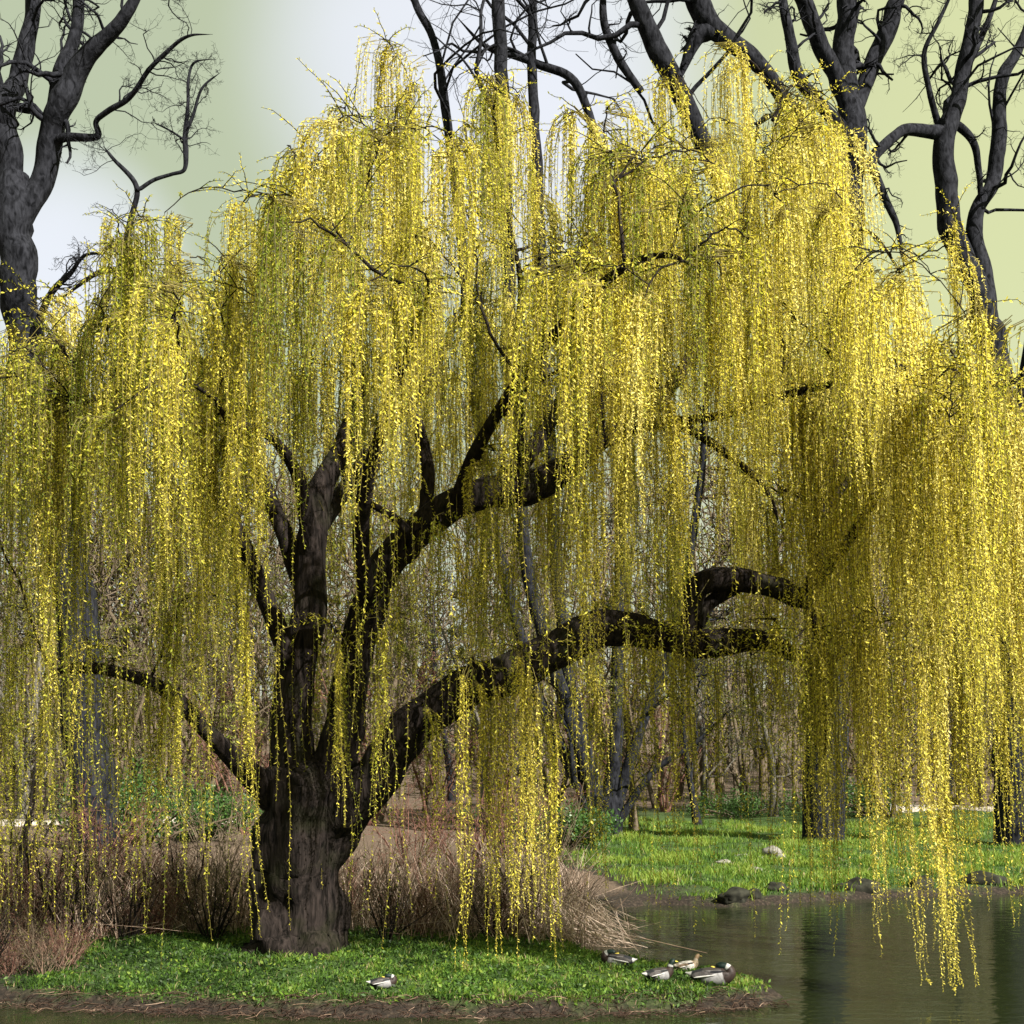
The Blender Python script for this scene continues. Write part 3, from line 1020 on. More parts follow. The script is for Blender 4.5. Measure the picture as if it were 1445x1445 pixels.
D = 36.0
bare_tree('bare_tree', 'dark bare tree with forked trunk against the sky at the left edge',
          [(135, 1125, D, .60), (110, 900, D, .52), (70, 650, D, .48), (40, 500, D, .46), (25, 410, D, .45), (24, 340, D, .46), (22, 285, D, .45), (20, 250, D, .36)],
          [[(28, 330, D, .30), (55, 265, D, .28), (75, 195, D, .30), (90, 145, D - .2, .33), (110, 95, D - .3, .27), (140, 60, D - .5, .20), (185, 8, D - .8, .14), (220, -60, D - 1, .09), (260, -150, D - 1, .04)],
           [(80, 170, D, .24), (88, 100, D, .22), (104, 50, D + .2, .17), (110, 0, D + .3, .15), (112, -90, D + .5, .10), (120, -200, D + .5, .04)],
           [(20, 290, D, .32), (10, 210, D, .33), (8, 160, D, .30), (22, 120, D + .3, .24), (36, 60, D + .5, .22), (42, 0, D + .5, .20), (40, -90, D + .7, .13), (50, -220, D + .7, .05)],
           [(12, 180, D, .28), (-6, 140, D - .5, .22), (-30, 60, D - 1, .18), (-60, -40, D - 1.5, .12)],
           [(70, 205, D, .12), (95, 195, D - .3, .12), (138, 193, D - .6, .10), (136, 172, D - .8, .07), (150, 158, D - 1, .07), (185, 135, D - 1.3, .065), (210, 100, D - 1.6, .06), (245, 65, D - 1.9, .045), (268, 50, D - 2.1, .035), (300, 48, D - 2.3, .03)],
           [(194, 268, D - 3, .05), (216, 254, D - 3, .045), (242, 246, D - 3, .045), (260, 240, D - 3, .05), (262, 215, D - 3, .065), (261, 195, D - 3, .06), (265, 150, D - 3, .04), (266, 110, D - 3, .035), (275, 88, D - 3, .03), (305, 84, D - 3.1, .022)],
           [(261, 205, D - 3, .06), (263, 188, D - 3, .05), (272, 165, D - 3, .04), (285, 125, D - 3, .03), (312, 102, D - 3, .015)],
           [(262, 200, D - 3, .03), (240, 185, D - 3.2, .022), (215, 172, D - 3.3, .014)],
           [(40, 500, D, .16), (70, 420, D - .8, .08), (100, 385, D - 1.2, .06), (122, 360, D - 1.5, .04), (160, 358, D - 1.9, .02)],
           [(60, 600, D, .2), (120, 480, D - 1.5, .1), (165, 390, D - 2.4, .075), (185, 310, D - 2.8, .07), (192, 262, D - 3, .06), (160, 225, D - 3, .04), (145, 205, D - 3, .03)]],
          5, per=(11, 7, 5), twig_r=0.8)

D = 40.0
bare_tree('bare_tree', 'dark bare tree with limbs fanning from one fork behind the willow top right',
          [(1162, 1112, D, .62), (1164, 900, D, .55), (1172, 600, D, .50), (1190, 400, D, .46), (1200, 260, D, .42), (1206, 180, D, .40), (1203, 150, D, .30)],
          [[(1205, 190, D, .32), (1196, 120, D, .32), (1190, 60, D, .31), (1196, 0, D, .30), (1200, -90, D, .2), (1210, -200, D, .08)],
           [(1205, 185, D, .26), (1180, 110, D - .3, .24), (1155, 60, D - .5, .26), (1142, 20, D - .6, .24), (1120, -30, D - .8, .2), (1080, -150, D - 1, .08)],
           [(1204, 180, D, .24), (1225, 100, D + .3, .24), (1240, 60, D + .4, .26), (1262, 10, D + .5, .24), (1290, -60, D + .6, .16), (1330, -160, D + .8, .07)],
           [(1200, 200, D, .2), (1150, 140, D - .8, .18), (1125, 100, D - 1, .17), (1112, 40, D - 1.1, .14), (1104, -10, D - 1.1, .12), (1090, -100, D - 1.2, .06)],
           [(1190, 400, D, .26), (1170, 270, D - 1, .22), (1135, 180, D - 1.5, .2), (1085, 105, D - 2, .22), (1040, 60, D - 2.3, .24), (1000, 35, D - 2.5, .30), (985, 10, D - 2.6, .32), (978, -30, D - 2.7, .28), (960, -140, D - 3, .1)],
           [(1000, 40, D - 2.5, .3), (975, 60, D - 2.5, .2), (955, 120, D - 2.5, .05)],
           [(1160, 700, D, .3), (1100, 480, D - 1, .26), (1020, 260, D - 2, .24), (945, 100, D - 3, .26), (925, 60, D - 3.2, .26), (905, 10, D - 3.4, .22), (885, -40, D - 3.5, .17), (860, -140, D - 3.8, .06)],
           [(905, 130, D - 3, .1), (880, 92, D - 3.1, .12), (858, 50, D - 3.2, .11), (852, 15, D - 3.3, .10), (856, -50, D - 3.3, .05)]],
          9, per=(8, 6, 5), twig_r=0.8)

D = 38.0
bare_tree('bare_tree', 'dark bare tree with crooked arching limb at the right edge behind the willow',
          [(1432, 1115, D, .58), (1430, 900, D, .52), (1420, 650, D, .46), (1405, 500, D, .42), (1390, 450, D, .38), (1380, 420, D, .28)],
          [[(1398, 475, D, .34), (1368, 390, D, .30), (1342, 300, D, .29), (1330, 240, D, .27), (1330, 190, D, .26), (1352, 140, D, .22), (1365, 80, D, .21), (1378, 0, D, .20), (1385, -90, D, .14), (1380, -200, D, .05)],
           [(1332, 190, D, .2), (1300, 185, D - .4, .17), (1270, 188, D - .7, .15), (1240, 212, D - 1, .15), (1222, 238, D - 1.1, .12), (1205, 215, D - 1.1, .07), (1200, 190, D - 1.1, .04)],
           [(1228, 230, D - 1.1, .12), (1242, 262, D - 1.1, .11), (1258, 298, D - 1.1, .10), (1268, 325, D - 1.1, .07), (1276, 380, D - 1.1, .04)],
           [(1398, 480, D, .30), (1385, 400, D + .4, .24), (1380, 300, D + .6, .22), (1402, 250, D + .8, .21), (1408, 170, D + .9, .19), (1414, 105, D + 1, .18), (1435, 70, D + 1.1, .13), (1460, 10, D + 1.2, .1), (1480, -80, D + 1.3, .05)],
           [(1345, 175, D, .12), (1372, 200, D + .2, .10), (1382, 240, D + .4, .09), (1385, 290, D + .5, .07)],
           [(1325, 190, D, .10), (1312, 130, D - .4, .08), (1305, 75, D - .6, .07), (1325, 30, D - .8, .055), (1345, -20, D - .9, .04), (1350, -90, D - 1, .02)],
           [(1352, 130, D, .09), (1382, 60, D + .3, .10), (1395, 30, D + .3, .08), (1408, -10, D + .4, .06)],
           [(1425, 700, D, .3), (1460, 480, D, .22), (1490, 260, D, .16), (1500, 60, D, .08)]],
          14, per=(9, 6, 5), twig_r=0.8)

D = 43.0
bare_tree('bare_tree', 'multi-stemmed dark bare tree rising from the far green bank behind the willow centre',
          [(852, 1182, D, .62), (850, 1150, D, .52), (850, 1120, D, .44)],
          [[(845, 1150, D, .26), (820, 1040, D, .22), (790, 860, D, .20), (770, 560, D, .19), (760, 300, D, .18), (752, 100, D, .15), (750, 0, D, .13), (755, -120, D, .06)],
           [(840, 1155, D, .26), (800, 1000, D - .5, .22), (740, 780, D - .8, .2), (720, 480, D - 1, .2), (715, 250, D - 1, .2), (708, 100, D - 1, .2), (700, 0, D - 1, .19), (695, -120, D - 1, .1)],
           [(835, 1160, D, .2), (760, 980, D + .5, .18), (690, 700, D + 1, .17), (650, 350, D + 1, .16), (620, 90, D + 1, .13), (585, 0, D + 1, .11), (560, -90, D + 1, .06)],
           [(855, 1150, D, .26), (870, 1000, D, .2), (875, 780, D, .18), (880, 500, D, .16), (860, 280, D, .14), (820, 130, D, .13), (760, 90, D, .12), (690, 70, D, .08), (640, 20, D, .04)],
           [(862, 1160, D, .2), (900, 1040, D, .16), (950, 900, D, .14), (985, 700, D, .12), (1000, 500, D, .08), (1000, 350, D, .04)],
           [(866, 1168, D, .14), (920, 1090, D - .3, .1), (980, 1050, D - .6, .07), (1030, 1000, D - .8, .03)],
           [(836, 1168, D, .14), (810, 1100, D - .5, .1), (800, 1030, D - .6, .06), (770, 980, D - .8, .03)]],
          21, per=(6, 5, 4), twig_r=1.0)

# smaller bare trees on the far bank: variants shared between copies
def tree_variant(seed, h, r, mats, lean=0.1, buds=0, stems=1, per=(9, 6, 5), tall=0.45):
    rng = np.random.default_rng(seed)
    par = []
    trunks = []
    for s in range(stems):
        a = rng.uniform(0, 6.28)
        ln = lean + (0.35 if stems > 1 else 0) * rng.uniform(0.4, 1)
        pts = [np.zeros(3) + np.array((math.cos(a), math.sin(a), 0)) * (0.12 * h * 0.1 if stems > 1 else 0)]
        pts[0][2] = -0.15
        dv = np.array((math.cos(a) * ln, math.sin(a) * ln, 1.0))
        hh = h * rng.uniform(0.75, 1.0)
        for k in range(8):
            dv = dv + rng.normal(0, 0.10, 3) * np.array((1, 1, 0.2))
            dv /= np.linalg.norm(dv)
            pts.append(pts[-1] + dv * hh / 8)
        s_ = resample(pts, 24)
        rr = np.linspace(r, r * 0.12, 24) * rng.uniform(0.7, 1)
        rr[:3] *= np.array((1.5, 1.25, 1.1))
        trunks.append((s_, rr))
    g1 = Geo()
    pp, rr = stack(trunks)
    tubes(g1, pp, rr, 10, rough=0.3, rscale=2)
    c1 = grow(trunks, per[0], tall, 0.42, 9, rng, 0.85, 0.22, 0.12, 0.15)
    c2 = grow(c1, per[1], 0.5, 0.5, 6, rng, 0.85, 0.1, 0.14)
    c3 = grow(c2, per[2], 0.55, 0.6, 4, rng, 0.85, 0.05, 0.14)
    g2 = Geo()
    for c, k in ((c1, 5), (c2, 3), (c3, 3)):
        p_, r_ = stack(c)
        tubes(g2, p_, np.maximum(r_, 0.010), k)
    if buds:
        tips = np.concatenate([p for p, _ in c3])
        nb = buds
        pos = tips[rng.integers(0, len(tips), nb)] + rng.normal(0, 0.05, (nb, 3))
        leaf_cloud(g2, pos, rng, 0.05, 0.11, 1)
    return g1.mesh('trunk', mats), g2.mesh('twigs', [mats, M_BUD])


def leaf_cloud(g, pos, rng, lo, hi, mat_i=0, tint=None, down=0.0):
    n = len(pos)
    D_ = rng.normal(0, 1, (n, 3))
    D_[:, 2] -= down
    D_ /= np.linalg.norm(D_, axis=1)[:, None]
    Wv = np.cross(D_, rng.normal(0, 1, (n, 3)))
    Wv /= np.linalg.norm(Wv, axis=1)[:, None] + 1e-9
    ll = rng.uniform(lo, hi, n)[:, None]
    V = np.stack([pos, pos + D_ * ll * .45 + Wv * ll * .25, pos + D_ * ll, pos + D_ * ll * .45 - Wv * ll * .25], 1).reshape(-1, 3)
    tt = rng.random(n) if tint is None else tint
    g.add(V, np.arange(n * 4).reshape(-1, 4), None, mat_i, np.repeat(tt, 4))


ORD = ['first', 'second', 'third', 'fourth', 'fifth', 'sixth', 'seventh', 'eighth', 'ninth', 'tenth', 'eleventh', 'twelfth', 'thirteenth',
       'fourteenth', 'fifteenth', 'sixteenth', 'seventeenth', 'eighteenth', 'nineteenth', 'twentieth', 'twenty-first', 'twenty-second',
       'twenty-third', 'twenty-fourth', 'twenty-fifth', 'twenty-sixth', 'twenty-seventh', 'twenty-eighth', 'twenty-ninth', 'thirtieth']
VAR = [tree_variant(31, 9.5, 0.20, M_GTWIG, buds=1500), tree_variant(32, 8.5, 0.17, M_TWIG, buds=2600),
       tree_variant(33, 7.5, 0.12, M_TWIG, stems=4, per=(7, 6, 5), buds=1800), tree_variant(34, 10.5, 0.22, M_BBARK, buds=500),
       tree_variant(35, 6.0, 0.09, M_RTWIG, stems=5, per=(7, 6, 5), buds=600)]
spots = []
rng = np.random.default_rng(5)
for u, d, k, s in [(985, 50, 3, .9), (1328, 47, 3, .95), (1092, 56, 0, 1.1), (700, 52, 4, .9), (600, 55, 1, 1.0), (520, 48, 4, 1.0), (300, 54, 2, 1.1), (215, 47, 2, .9),
                   (30, 50, 0, 1.0), (-60, 60, 1, 1.2), (110, 66, 3, 1.2), (400, 62, 0, 1.2), (640, 70, 3, 1.3), (780, 64, 1, 1.2), (930, 62, 2, 1.2), (1040, 66, 1, 1.2),
                   (1170, 58, 2, 1.1), (1250, 62, 1, 1.1), (1390, 58, 2, 1.1), (1470, 52, 0, 1.0), (1540, 64, 1, 1.2), (480, 74, 1, 1.4), (860, 74, 3, 1.3), (1300, 74, 0, 1.3),
                   (180, 74, 1, 1.3), (730, 58, 2, 1.0)]:
    spots.append((u, d, k, s))
for u in range(-120, 1560, 56):
    spots.append((u + rng.uniform(-22, 22), rng.uniform(44, 62), int(rng.choice([1, 2, 2, 4, 0])), rng.uniform(.75, 1.25)))
spots.sort()


def nth(i):
    if i < 20:
        return ORD[i]
    t_, o_ = divmod(i + 1, 10)
    if o_ == 0:
        return ['', '', 'twentieth', 'thirtieth', 'fortieth', 'fiftieth', 'sixtieth', 'seventieth'][t_]
    return ['', '', 'twenty', 'thirty', 'forty', 'fifty', 'sixty', 'seventy'][t_] + '-' + ORD[o_ - 1]


for i, (u, d, k, s) in enumerate(spots):
    x, y = XY(u, d)
    what = ['grey bare tree with fine twigs', 'brown budding tree with fine twigs', 'many-stemmed budding tree', 'dark-trunked bare tree', 'reddish many-stemmed shrub'][k]
    r = obj('background_tree', None, label=f'{what} beyond the pond, {nth(i)} from left in far row', cat='tree', group='bare trees on the far bank',
            loc=(x, y, gz(x, y)), rot=(0, 0, rng.uniform(0, 6.28)))
    r.scale = (s, s, s * rng.uniform(0.95, 1.1))
    obj('trunk', VAR[k][0], r)
    obj('twigs', VAR[k][1], r, kind='stuff')

# the far wood reads as one mass: many more trees in one object
g = Geo()
rng = np.random.default_rng(77)
tr = []
for k in range(175):
    d = 66 + 50 * rng.random()
    x = rng.uniform(-0.45, 0.45) * d
    y = CAM_Y + d
    z = gz(x, y)
    h = rng.uniform(13, 24) * d / 85
    pts = np.array([(x + rng.normal(0, .22) * t, y + rng.normal(0, .22) * t, z - .2 + h * t / 7) for t in range(8)])
    tr.append((pts, np.linspace(rng.uniform(.12, .28), .03, 8)))
c1 = grow(tr, 17, 0.30, 0.4, 6, rng, 0.8, 0.2, 0.12, 0.04)
c2 = grow(c1, 6, 0.5, 0.6, 3, rng, 0.8, 0.1, 0.12)
for c, k in ((tr, 6), (c1, 3), (c2, 3)):
    p_, r_ = stack(c)
    tubes(g, p_, np.maximum(r_, 0.038), k)
tips = np.concatenate([p for p, _ in c2])
leaf_cloud(g, tips[rng.integers(0, len(tips), 26000)] + rng.normal(0, .25, (26000, 3)), rng, .14, .34, 1)
obj('far_wood', g.mesh('far_wood', [M_TWIG, M_BUD]), label='mass of brown bare woodland far behind the pond', cat='wood', kind='stuff')


# ---------------------------------------------------------------- shrubs and reeds by the trunk
def shrub_variant(seed, h, n, mats, spread=0.55, buds=0, rad=0.012):
    rng = np.random.default_rng(seed)
    st = []
    for _ in range(n):
        a = rng.uniform(0, 6.28)
        ln = spread * rng.uniform(0.2, 1.2)
        dv = np.array((math.cos(a) * ln, math.sin(a) * ln, 1))
        p = np.array((math.cos(a) * .08, math.sin(a) * .08, -.08))
        pts = [p]
        hh = h * rng.uniform(.6, 1)
        for k in range(7):
            dv = dv + rng.normal(0, .09, 3)
            dv /= np.linalg.norm(dv)
            pts.append(pts[-1] + dv * hh / 7)
        st.append((np.array(pts), np.linspace(rad * rng.uniform(.6, 1.4), .003, 8)))
    c1 = grow(st, 6, .4, .6, 5, rng, .7, .15, .12, .2)
    c2 = grow(c1, 3, .5, .7, 4, rng, .8, .1, .12)
    g1, g2 = Geo(), Geo()
    p_, r_ = stack(st)
    tubes(g1, p_, r_, 5)
    for c in (c1, c2):
        p_, r_ = stack(c)
        tubes(g2, p_, np.maximum(r_ * .8, .0022), 3)
    if buds:
        tips = np.concatenate([p for p, _ in c2])
        leaf_cloud(g2, tips[rng.integers(0, len(tips), buds)], rng, .012, .03, 1)
    return g1.mesh('stems', mats), g2.mesh('twigs', [mats, M_BUD])


SH = [shrub_variant(51, 1.5, 14, M_TWIG, .6, 500), shrub_variant(52, 1.3, 18, M_RTWIG, .7, 200), shrub_variant(53, 1.8, 12, M_WBARK, .5, 300, .022)]
sp_ = [(30, 17.5, 1, 1.0), (95, 16.8, 2, .8), (150, 18.5, 0, 1.0), (205, 17.2, 1, .85), (255, 19.5, 2, .9), (300, 16.9, 2, .62), (335, 18.2, 0, .9), (-30, 16.2, 0, 1.0),
       (70, 20.5, 0, 1.1), (560, 18.6, 0, .8), (620, 20.2, 1, .9), (690, 19.2, 0, .85), (545, 17.1, 2, .55), (740, 21.5, 2, .9), (490, 20.5, 1, 1.0), (180, 22, 1, 1.1), (650, 17.8, 0, .6), (60, 18.3, 2, .9), (180, 16.9, 2, .7), (690, 17.6, 2, .6), (15, 14.9, 1, .55), (58, 14.75, 0, .5), (-25, 14.7, 2, .6), (95, 15.2, 1, .5), (125, 17.4, 0, .8), (230, 18.4, 1, .95), (275, 17.5, 0, .8), (10, 19.5, 1, 1.1), (590, 17.9, 1, .7), (715, 18.0, 1, .7),
       (655, 30, 1, 1.8), (720, 33, 1, 1.9), (580, 31, 1, 1.7), (770, 27, 0, 1.5), (310, 28, 0, 1.7), (130, 27, 1, 1.7), (20, 29, 2, 1.8), (440, 30, 1, 1.8)]
sp_.sort()
rng = np.random.default_rng(8)
for i, (u, d, k, s) in enumerate(sp_):
    x, y = XY(u, d)
    side = 'left of the willow trunk' if u < 420 else 'right of the willow trunk'
    what = ['brown twiggy shrub', 'reddish twiggy shrub', 'dark thin-stemmed shrub'][k]
    r = obj('bare_shrub', None, label=f'{what} {side}, {nth(i)} shrub from the left edge', cat='shrub', group='bare shrubs around the trunk',
            loc=(x, y, gz(x, y)), rot=(0, 0, rng.uniform(0, 6.28)))
    r.scale = (s, s, s)
    obj('stems', SH[k][0], r)
    obj('twigs', SH[k][1], r, kind='stuff')

# evergreen bush, left
def leafy_bush(u, d, h, w, label, seed):
    rng = np.random.default_rng(seed)
    x, y = XY(u, d)
    z = gz(x, y)
    r = obj('evergreen_bush', None, label=label, cat='bush', loc=(x, y, z))
    n = 5200
    c = rng.normal(0, 1, (22, 3)) * np.array((w * .34, w * .3, h * .2)) + np.array((0, 0, h * .5))
    pos = c[rng.integers(0, 22, n)] + rng.normal(0, .16 * w * .6, (n, 3))
    pos = pos[pos[:, 2] > 0.02]
    g = Geo()
    leaf_cloud(g, pos, rng, .06, .14)
    st = [(np.array([(0, 0, -.1), (q[0] * .3, q[1] * .3, q[2] * .4), (q[0] * .8, q[1] * .8, q[2] * .8), q]), np.array((.05, .035, .02, .008))) for q in c]
    g2 = Geo()
    p_, r_ = stack(st)
    tubes(g2, p_, r_, 5)
    obj('stems', g2.mesh('stems', M_TWIG), r)
    obj('foliage', g.mesh('foliage', M_IVY), r, kind='stuff')


leafy_bush(205, 38, 2.3, 2.6, 'dark evergreen bush behind the left hanging strands', 3)
leafy_bush(285, 40, 1.5, 2.0, 'low evergreen bush near the pale path on the left', 4)
leafy_bush(1225, 55, 1.3, 3.4, 'dark evergreen bush where the pale right-hand path ends', 7)
leafy_bush(1040, 57, .8, 3.2, 'low dark hedge-like bush at the top of the green bank', 8)
leafy_bush(800, 36, 1.0, 1.7, 'small evergreen bush beside the multi-stemmed tree', 6)

# dry reeds
g = Geo()
rng = np.random.default_rng(12)
n = 8000
ux = rng.uniform(-120, 830, n)
dd = np.where((ux < 110) & (rng.random(n) < .5), rng.uniform(14.3, 16.8, n), 16.6 + 9.0 * rng.random(n) ** 1.1)
x, y = (ux - 722.5) * dd / FPX, CAM_Y + dd
sdr = pond_sd(x, y)
cl_ = fbm(np.stack([x * .9, y * .9, 0 * x], 1), 31, 3)
dry_corner = (y > 1.2) | (x < -4.6)
ok = (sdr > -0.1) & (cl_ > np.where(y < .6, .5, .36)) & (np.hypot(x - WB[0], (y - WB[1])) > 0.8) & ((y > 1.2) | (x < -4.6))
x, y = x[ok], y[ok]
n = len(x)
z = ground_z(x, y)
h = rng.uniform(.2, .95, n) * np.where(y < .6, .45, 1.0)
lean = rng.normal(0, .5, (n, 2))
flat = rng.random(n) < 0.12
lean[flat] *= 4.0
lean = np.clip(lean, -1.3, 1.3)
t = np.linspace(0, 1, 4)[None, :]
Pp = np.stack([x[:, None] + lean[:, :1] * h[:, None] * t ** 1.4, y[:, None] + lean[:, 1:] * h[:, None] * t ** 1.4,
               z[:, None] - .03 + h[:, None] * t * np.where(flat, .35, 1)[:, None]], -1)
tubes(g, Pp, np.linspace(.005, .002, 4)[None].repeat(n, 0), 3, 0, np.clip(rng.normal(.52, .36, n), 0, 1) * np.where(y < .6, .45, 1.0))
# flattened pale reed at the waterside right of the trunk
n = 420
ux = rng.normal(785, 38, n)
dd = rng.uniform(17.4, 21.5, n)
x, y = (ux - 722.5) * dd / FPX, CAM_Y + dd
z = np.maximum(ground_z(x, y), WATER_Z)
dx = np.clip(rng.normal(.7, .5, n), -.6, 1.5) * rng.uniform(.2, .7, n)
Pp = np.stack([x[:, None] + dx[:, None] * t, y[:, None] + rng.normal(-.25, .2, n)[:, None] * t,
               z[:, None] + rng.uniform(.02, .5, n)[:, None] * (1 - t) + .03 * t + .02], -1)
tubes(g, Pp, np.linspace(.006, .003, 4)[None].repeat(n, 0), 3, 0, np.clip(rng.normal(.85, .15, n), 0, 1))
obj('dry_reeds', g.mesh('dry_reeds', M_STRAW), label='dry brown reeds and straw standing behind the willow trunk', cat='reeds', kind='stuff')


# ---------------------------------------------------------------- grass
def blades(g, x, y, z, h, wdt, rng, tint):
    n = len(x)
    a = rng.uniform(0, 6.28, n)
    le = rng.uniform(.1, .9, n) * h
    b = rng.uniform(0, 6.28, n)
    wv = np.stack([np.cos(a), np.sin(a), 0 * a], 1) * (wdt * .5)[:, None]
    p = np.stack([x, y, z - .01], 1)
    lv = np.stack([np.cos(b) * le, np.sin(b) * le, 0 * b], 1)
    up = np.array((0, 0, 1.0))[None] * h[:, None]
    v = np.stack([p - wv, p + wv, p + wv * .7 + lv * .35 + up * .6, p - wv * .7 + lv * .35 + up * .6, p + lv + up * .95], 1).reshape(-1, 3)
    i = np.arange(n)[:, None] * 5
    g.add(v, i + np.array((0, 1, 2, 3)), i + np.array((3, 2, 4)), 0, np.repeat(tint, 5))


rng = np.random.default_rng(21)
g = Geo()
n = 150000
x, y = rng.uniform(-6.6, 3.2, n), rng.uniform(-3.2, 2.4, n)
sd = pond_sd(x, y)
dens = fbm(np.stack([x * 1.6, y * 1.6, 0 * x], 1), 41, 3)
gr = grassy(x, y, sd)
ok = (sd > .05) & (rng.random(n) < gr * (.42 + 1.0 * smooth(.38, .6, dens))) & (np.hypot(x - WB[0], y - WB[1]) > .55)
x, y, dens = x[ok], y[ok], dens[ok]
z = ground_z(x, y)
n = len(x)
patch = fbm(np.stack([x * 3, y * 3, 0 * x], 1), 43, 2)
clump = fbm(np.stack([x * 6, y * 6, 0 * x], 1), 47, 2)
tint = np.clip(-.05 + 1.1 * patch + .05 * x + .35 * (clump - .5) + rng.normal(0, .2, n), 0, .98)
tint[rng.random(n) < .05] = 1.0
blades(g, x, y, z, rng.uniform(.02, .06, n) * (.45 + 1.7 * smooth(.35, .75, clump)), rng.uniform(.006, .013, n), rng, tint)
pos = np.stack([x, y, z + rng.uniform(.005, .05, n)], 1)[::2]
leaf_cloud(g, pos, rng, .025, .06, 0, np.clip(tint[::2] * .9, 0, .85))
obj('island_grass', g.mesh('island_grass', M_GRASS), label='short lush green grass covering the island under the willow', cat='grass', kind='stuff')

g = Geo()
n = 200000
dd = 22 + 30 * rng.random(n) ** 1.6
ux = rng.uniform(780, 1480, n)
x, y = (ux - 722.5) * dd / FPX, CAM_Y + dd
sd = pond_sd(x, y)
dens = fbm(np.stack([x * .8, y * .8, 0 * x], 1), 45, 3)
ok = (sd > .12) & (rng.random(n) < (.32 + .9 * smooth(.40, .6, dens)) * grassy(x, y, sd))
x, y, dens, dd = x[ok], y[ok], dens[ok], dd[ok]
z = ground_z(x, y)
n = len(x)
patch = fbm(np.stack([x * 1.7, y * 1.2, 0 * x], 1), 49, 3)
tint = np.clip(.56 + .9 * (dens - .45) + 1.5 * (patch - .5) + rng.normal(0, .15, n), 0, .88)
tint[rng.random(n) < .02] = 1.0
blades(g, x, y, z, rng.uniform(.04, .12, n) * (.3 + 1.7 * smooth(.3, .7, patch)), rng.uniform(.012, .03, n), rng, tint)
print('bank grass', n)
obj('bank_grass', g.mesh('bank_grass', M_GRASS), label='bright green grass on the far bank of the pond', cat='grass', kind='stuff')

# twigs, roots and litter on the island edge
g = Geo()
n = 2600
ux = rng.uniform(-40, 1115, n)
x = (ux - 722.5) * 13.6 / FPX
y = rng.uniform(-3.2, -2.2, n)
sd = pond_sd(x, y)
ok = (sd > -.12) & (sd < .35)
x, y = x[ok], y[ok]
n = len(x)
z = np.maximum(ground_z(x, y), WATER_Z)
a = rng.uniform(0, 6.28, n)
ln = rng.uniform(.05, .28, n)
t = np.linspace(0, 1, 4)[None, :]
Pp = np.stack([x[:, None] + (np.cos(a) * ln)[:, None] * t, y[:, None] + (np.sin(a) * ln)[:, None] * t - .05 * t,
               z[:, None] + .02 + rng.normal(.0, .09, n)[:, None] * t * (1.2 - t)], -1)
tubes(g, Pp, np.linspace(.0042, .0012, 4)[None].repeat(n, 0), 3, 0, rng.random(n) ** 8 * .6)
obj('bank_litter', g.mesh('bank_litter', M_STRAW), label='dead twigs and roots along the muddy island edge', cat='litter', kind='stuff')


# ---------------------------------------------------------------- stones
def stone(u, v, d, sx, sy, sz, label, mats, seed):
    x, y = XY(u, d)
    bm = bmesh.new()
    bmesh.ops.create_icosphere(bm, subdivisions=3, radius=1)
    co = np.array([w_.co[:] for w_ in bm.verts])
    k = 1 + 1.1 * (fbm(co * 1.1 + seed, seed, 3) - .5) + .5 * (fbm(co * 4 + seed, seed + 3, 2) - .5)
    for w_, f in zip(bm.verts, k):
        w_.co = Vector((w_.co.x * f * sx, w_.co.y * f * sy, w_.co.z * f * sz))
    me = bpy.data.meshes.new('stone')
    bm.to_mesh(me)
    bm.free()
    me.materials.append(mats)
    for p in me.polygons:
        p.use_smooth = True
    z = max(gz(x, y), WATER_Z - .02)
    obj('stone', me, label=label, cat='stone', group='stones on the far bank', loc=(x, y, z + sz * .12), rot=(0, 0, seed * 1.7))


M_PALE = plain('pale_stone', (0.17, 0.16, 0.14), .9, .5, 9)
M_DARK = plain('dark_stone', (0.016, 0.016, 0.011), .9, .7, 8)
stone(1088, 0, 33.5, .34, .25, .20, 'largest pale stone on the far green bank', M_PALE, 1)
stone(1052, 0, 34.5, .26, .2, .08, 'flat pale stone left of the largest pale stone', M_PALE, 2)
stone(1102, 0, 32.6, .16, .13, .12, 'small pale stone right of the largest pale stone', M_PALE, 11)
stone(1074, 0, 32.4, .13, .12, .07, 'little grey stone just below the largest pale stone', M_PALE, 12)
stone(1022, 0, 31.0, .16, .12, .06, 'flat grey stone in the grass left of the pale stones', M_PALE, 13)
stone(985, 0, 27.5, .15, .12, .07, 'grey stone low in the grass, leftmost on the bank', M_PALE, 14)
stone(1066, 0, 28.5, .18, .14, .09, 'small pale stone low on the far green bank', M_PALE, 3)
stone(1035, 0, 23.9, .30, .2, .16, 'dark mossy stone at the far waterline', M_DARK, 4)
stone(1064, 0, 24.2, .14, .12, .12, 'small dark stone right of the mossy waterline stone', M_DARK, 5)
stone(1095, 0, 25.2, .22, .2, .14, 'dark stone in the bank above the waterline stones', M_DARK, 6)
stone(1210, 0, 25.6, .4, .25, .2, 'broad dark stone at the water edge behind right strands', M_DARK, 7)
stone(1300, 0, 26.2, .34, .2, .18, 'dark stone at the water edge near the right frame side', M_DARK, 8)
stone(1385, 0, 26.8, .4, .2, .2, 'rightmost dark stone at the far water edge', M_DARK, 9)
stone(576, 0, 20.5, .16, .12, .16, 'pale stone among the reeds right of the willow trunk', M_PALE, 10)


# ---------------------------------------------------------------- ducks
def vcol_mat(name, rough=0.6):
    m, n, l, b = mat(name)
    a = n.new('ShaderNodeVertexColor')
    a.layer_name = 'plumage'
    l.new(a.outputs[0], b.inputs['Base Color'])
    b.inputs['Roughness'].default_value = rough
    return m


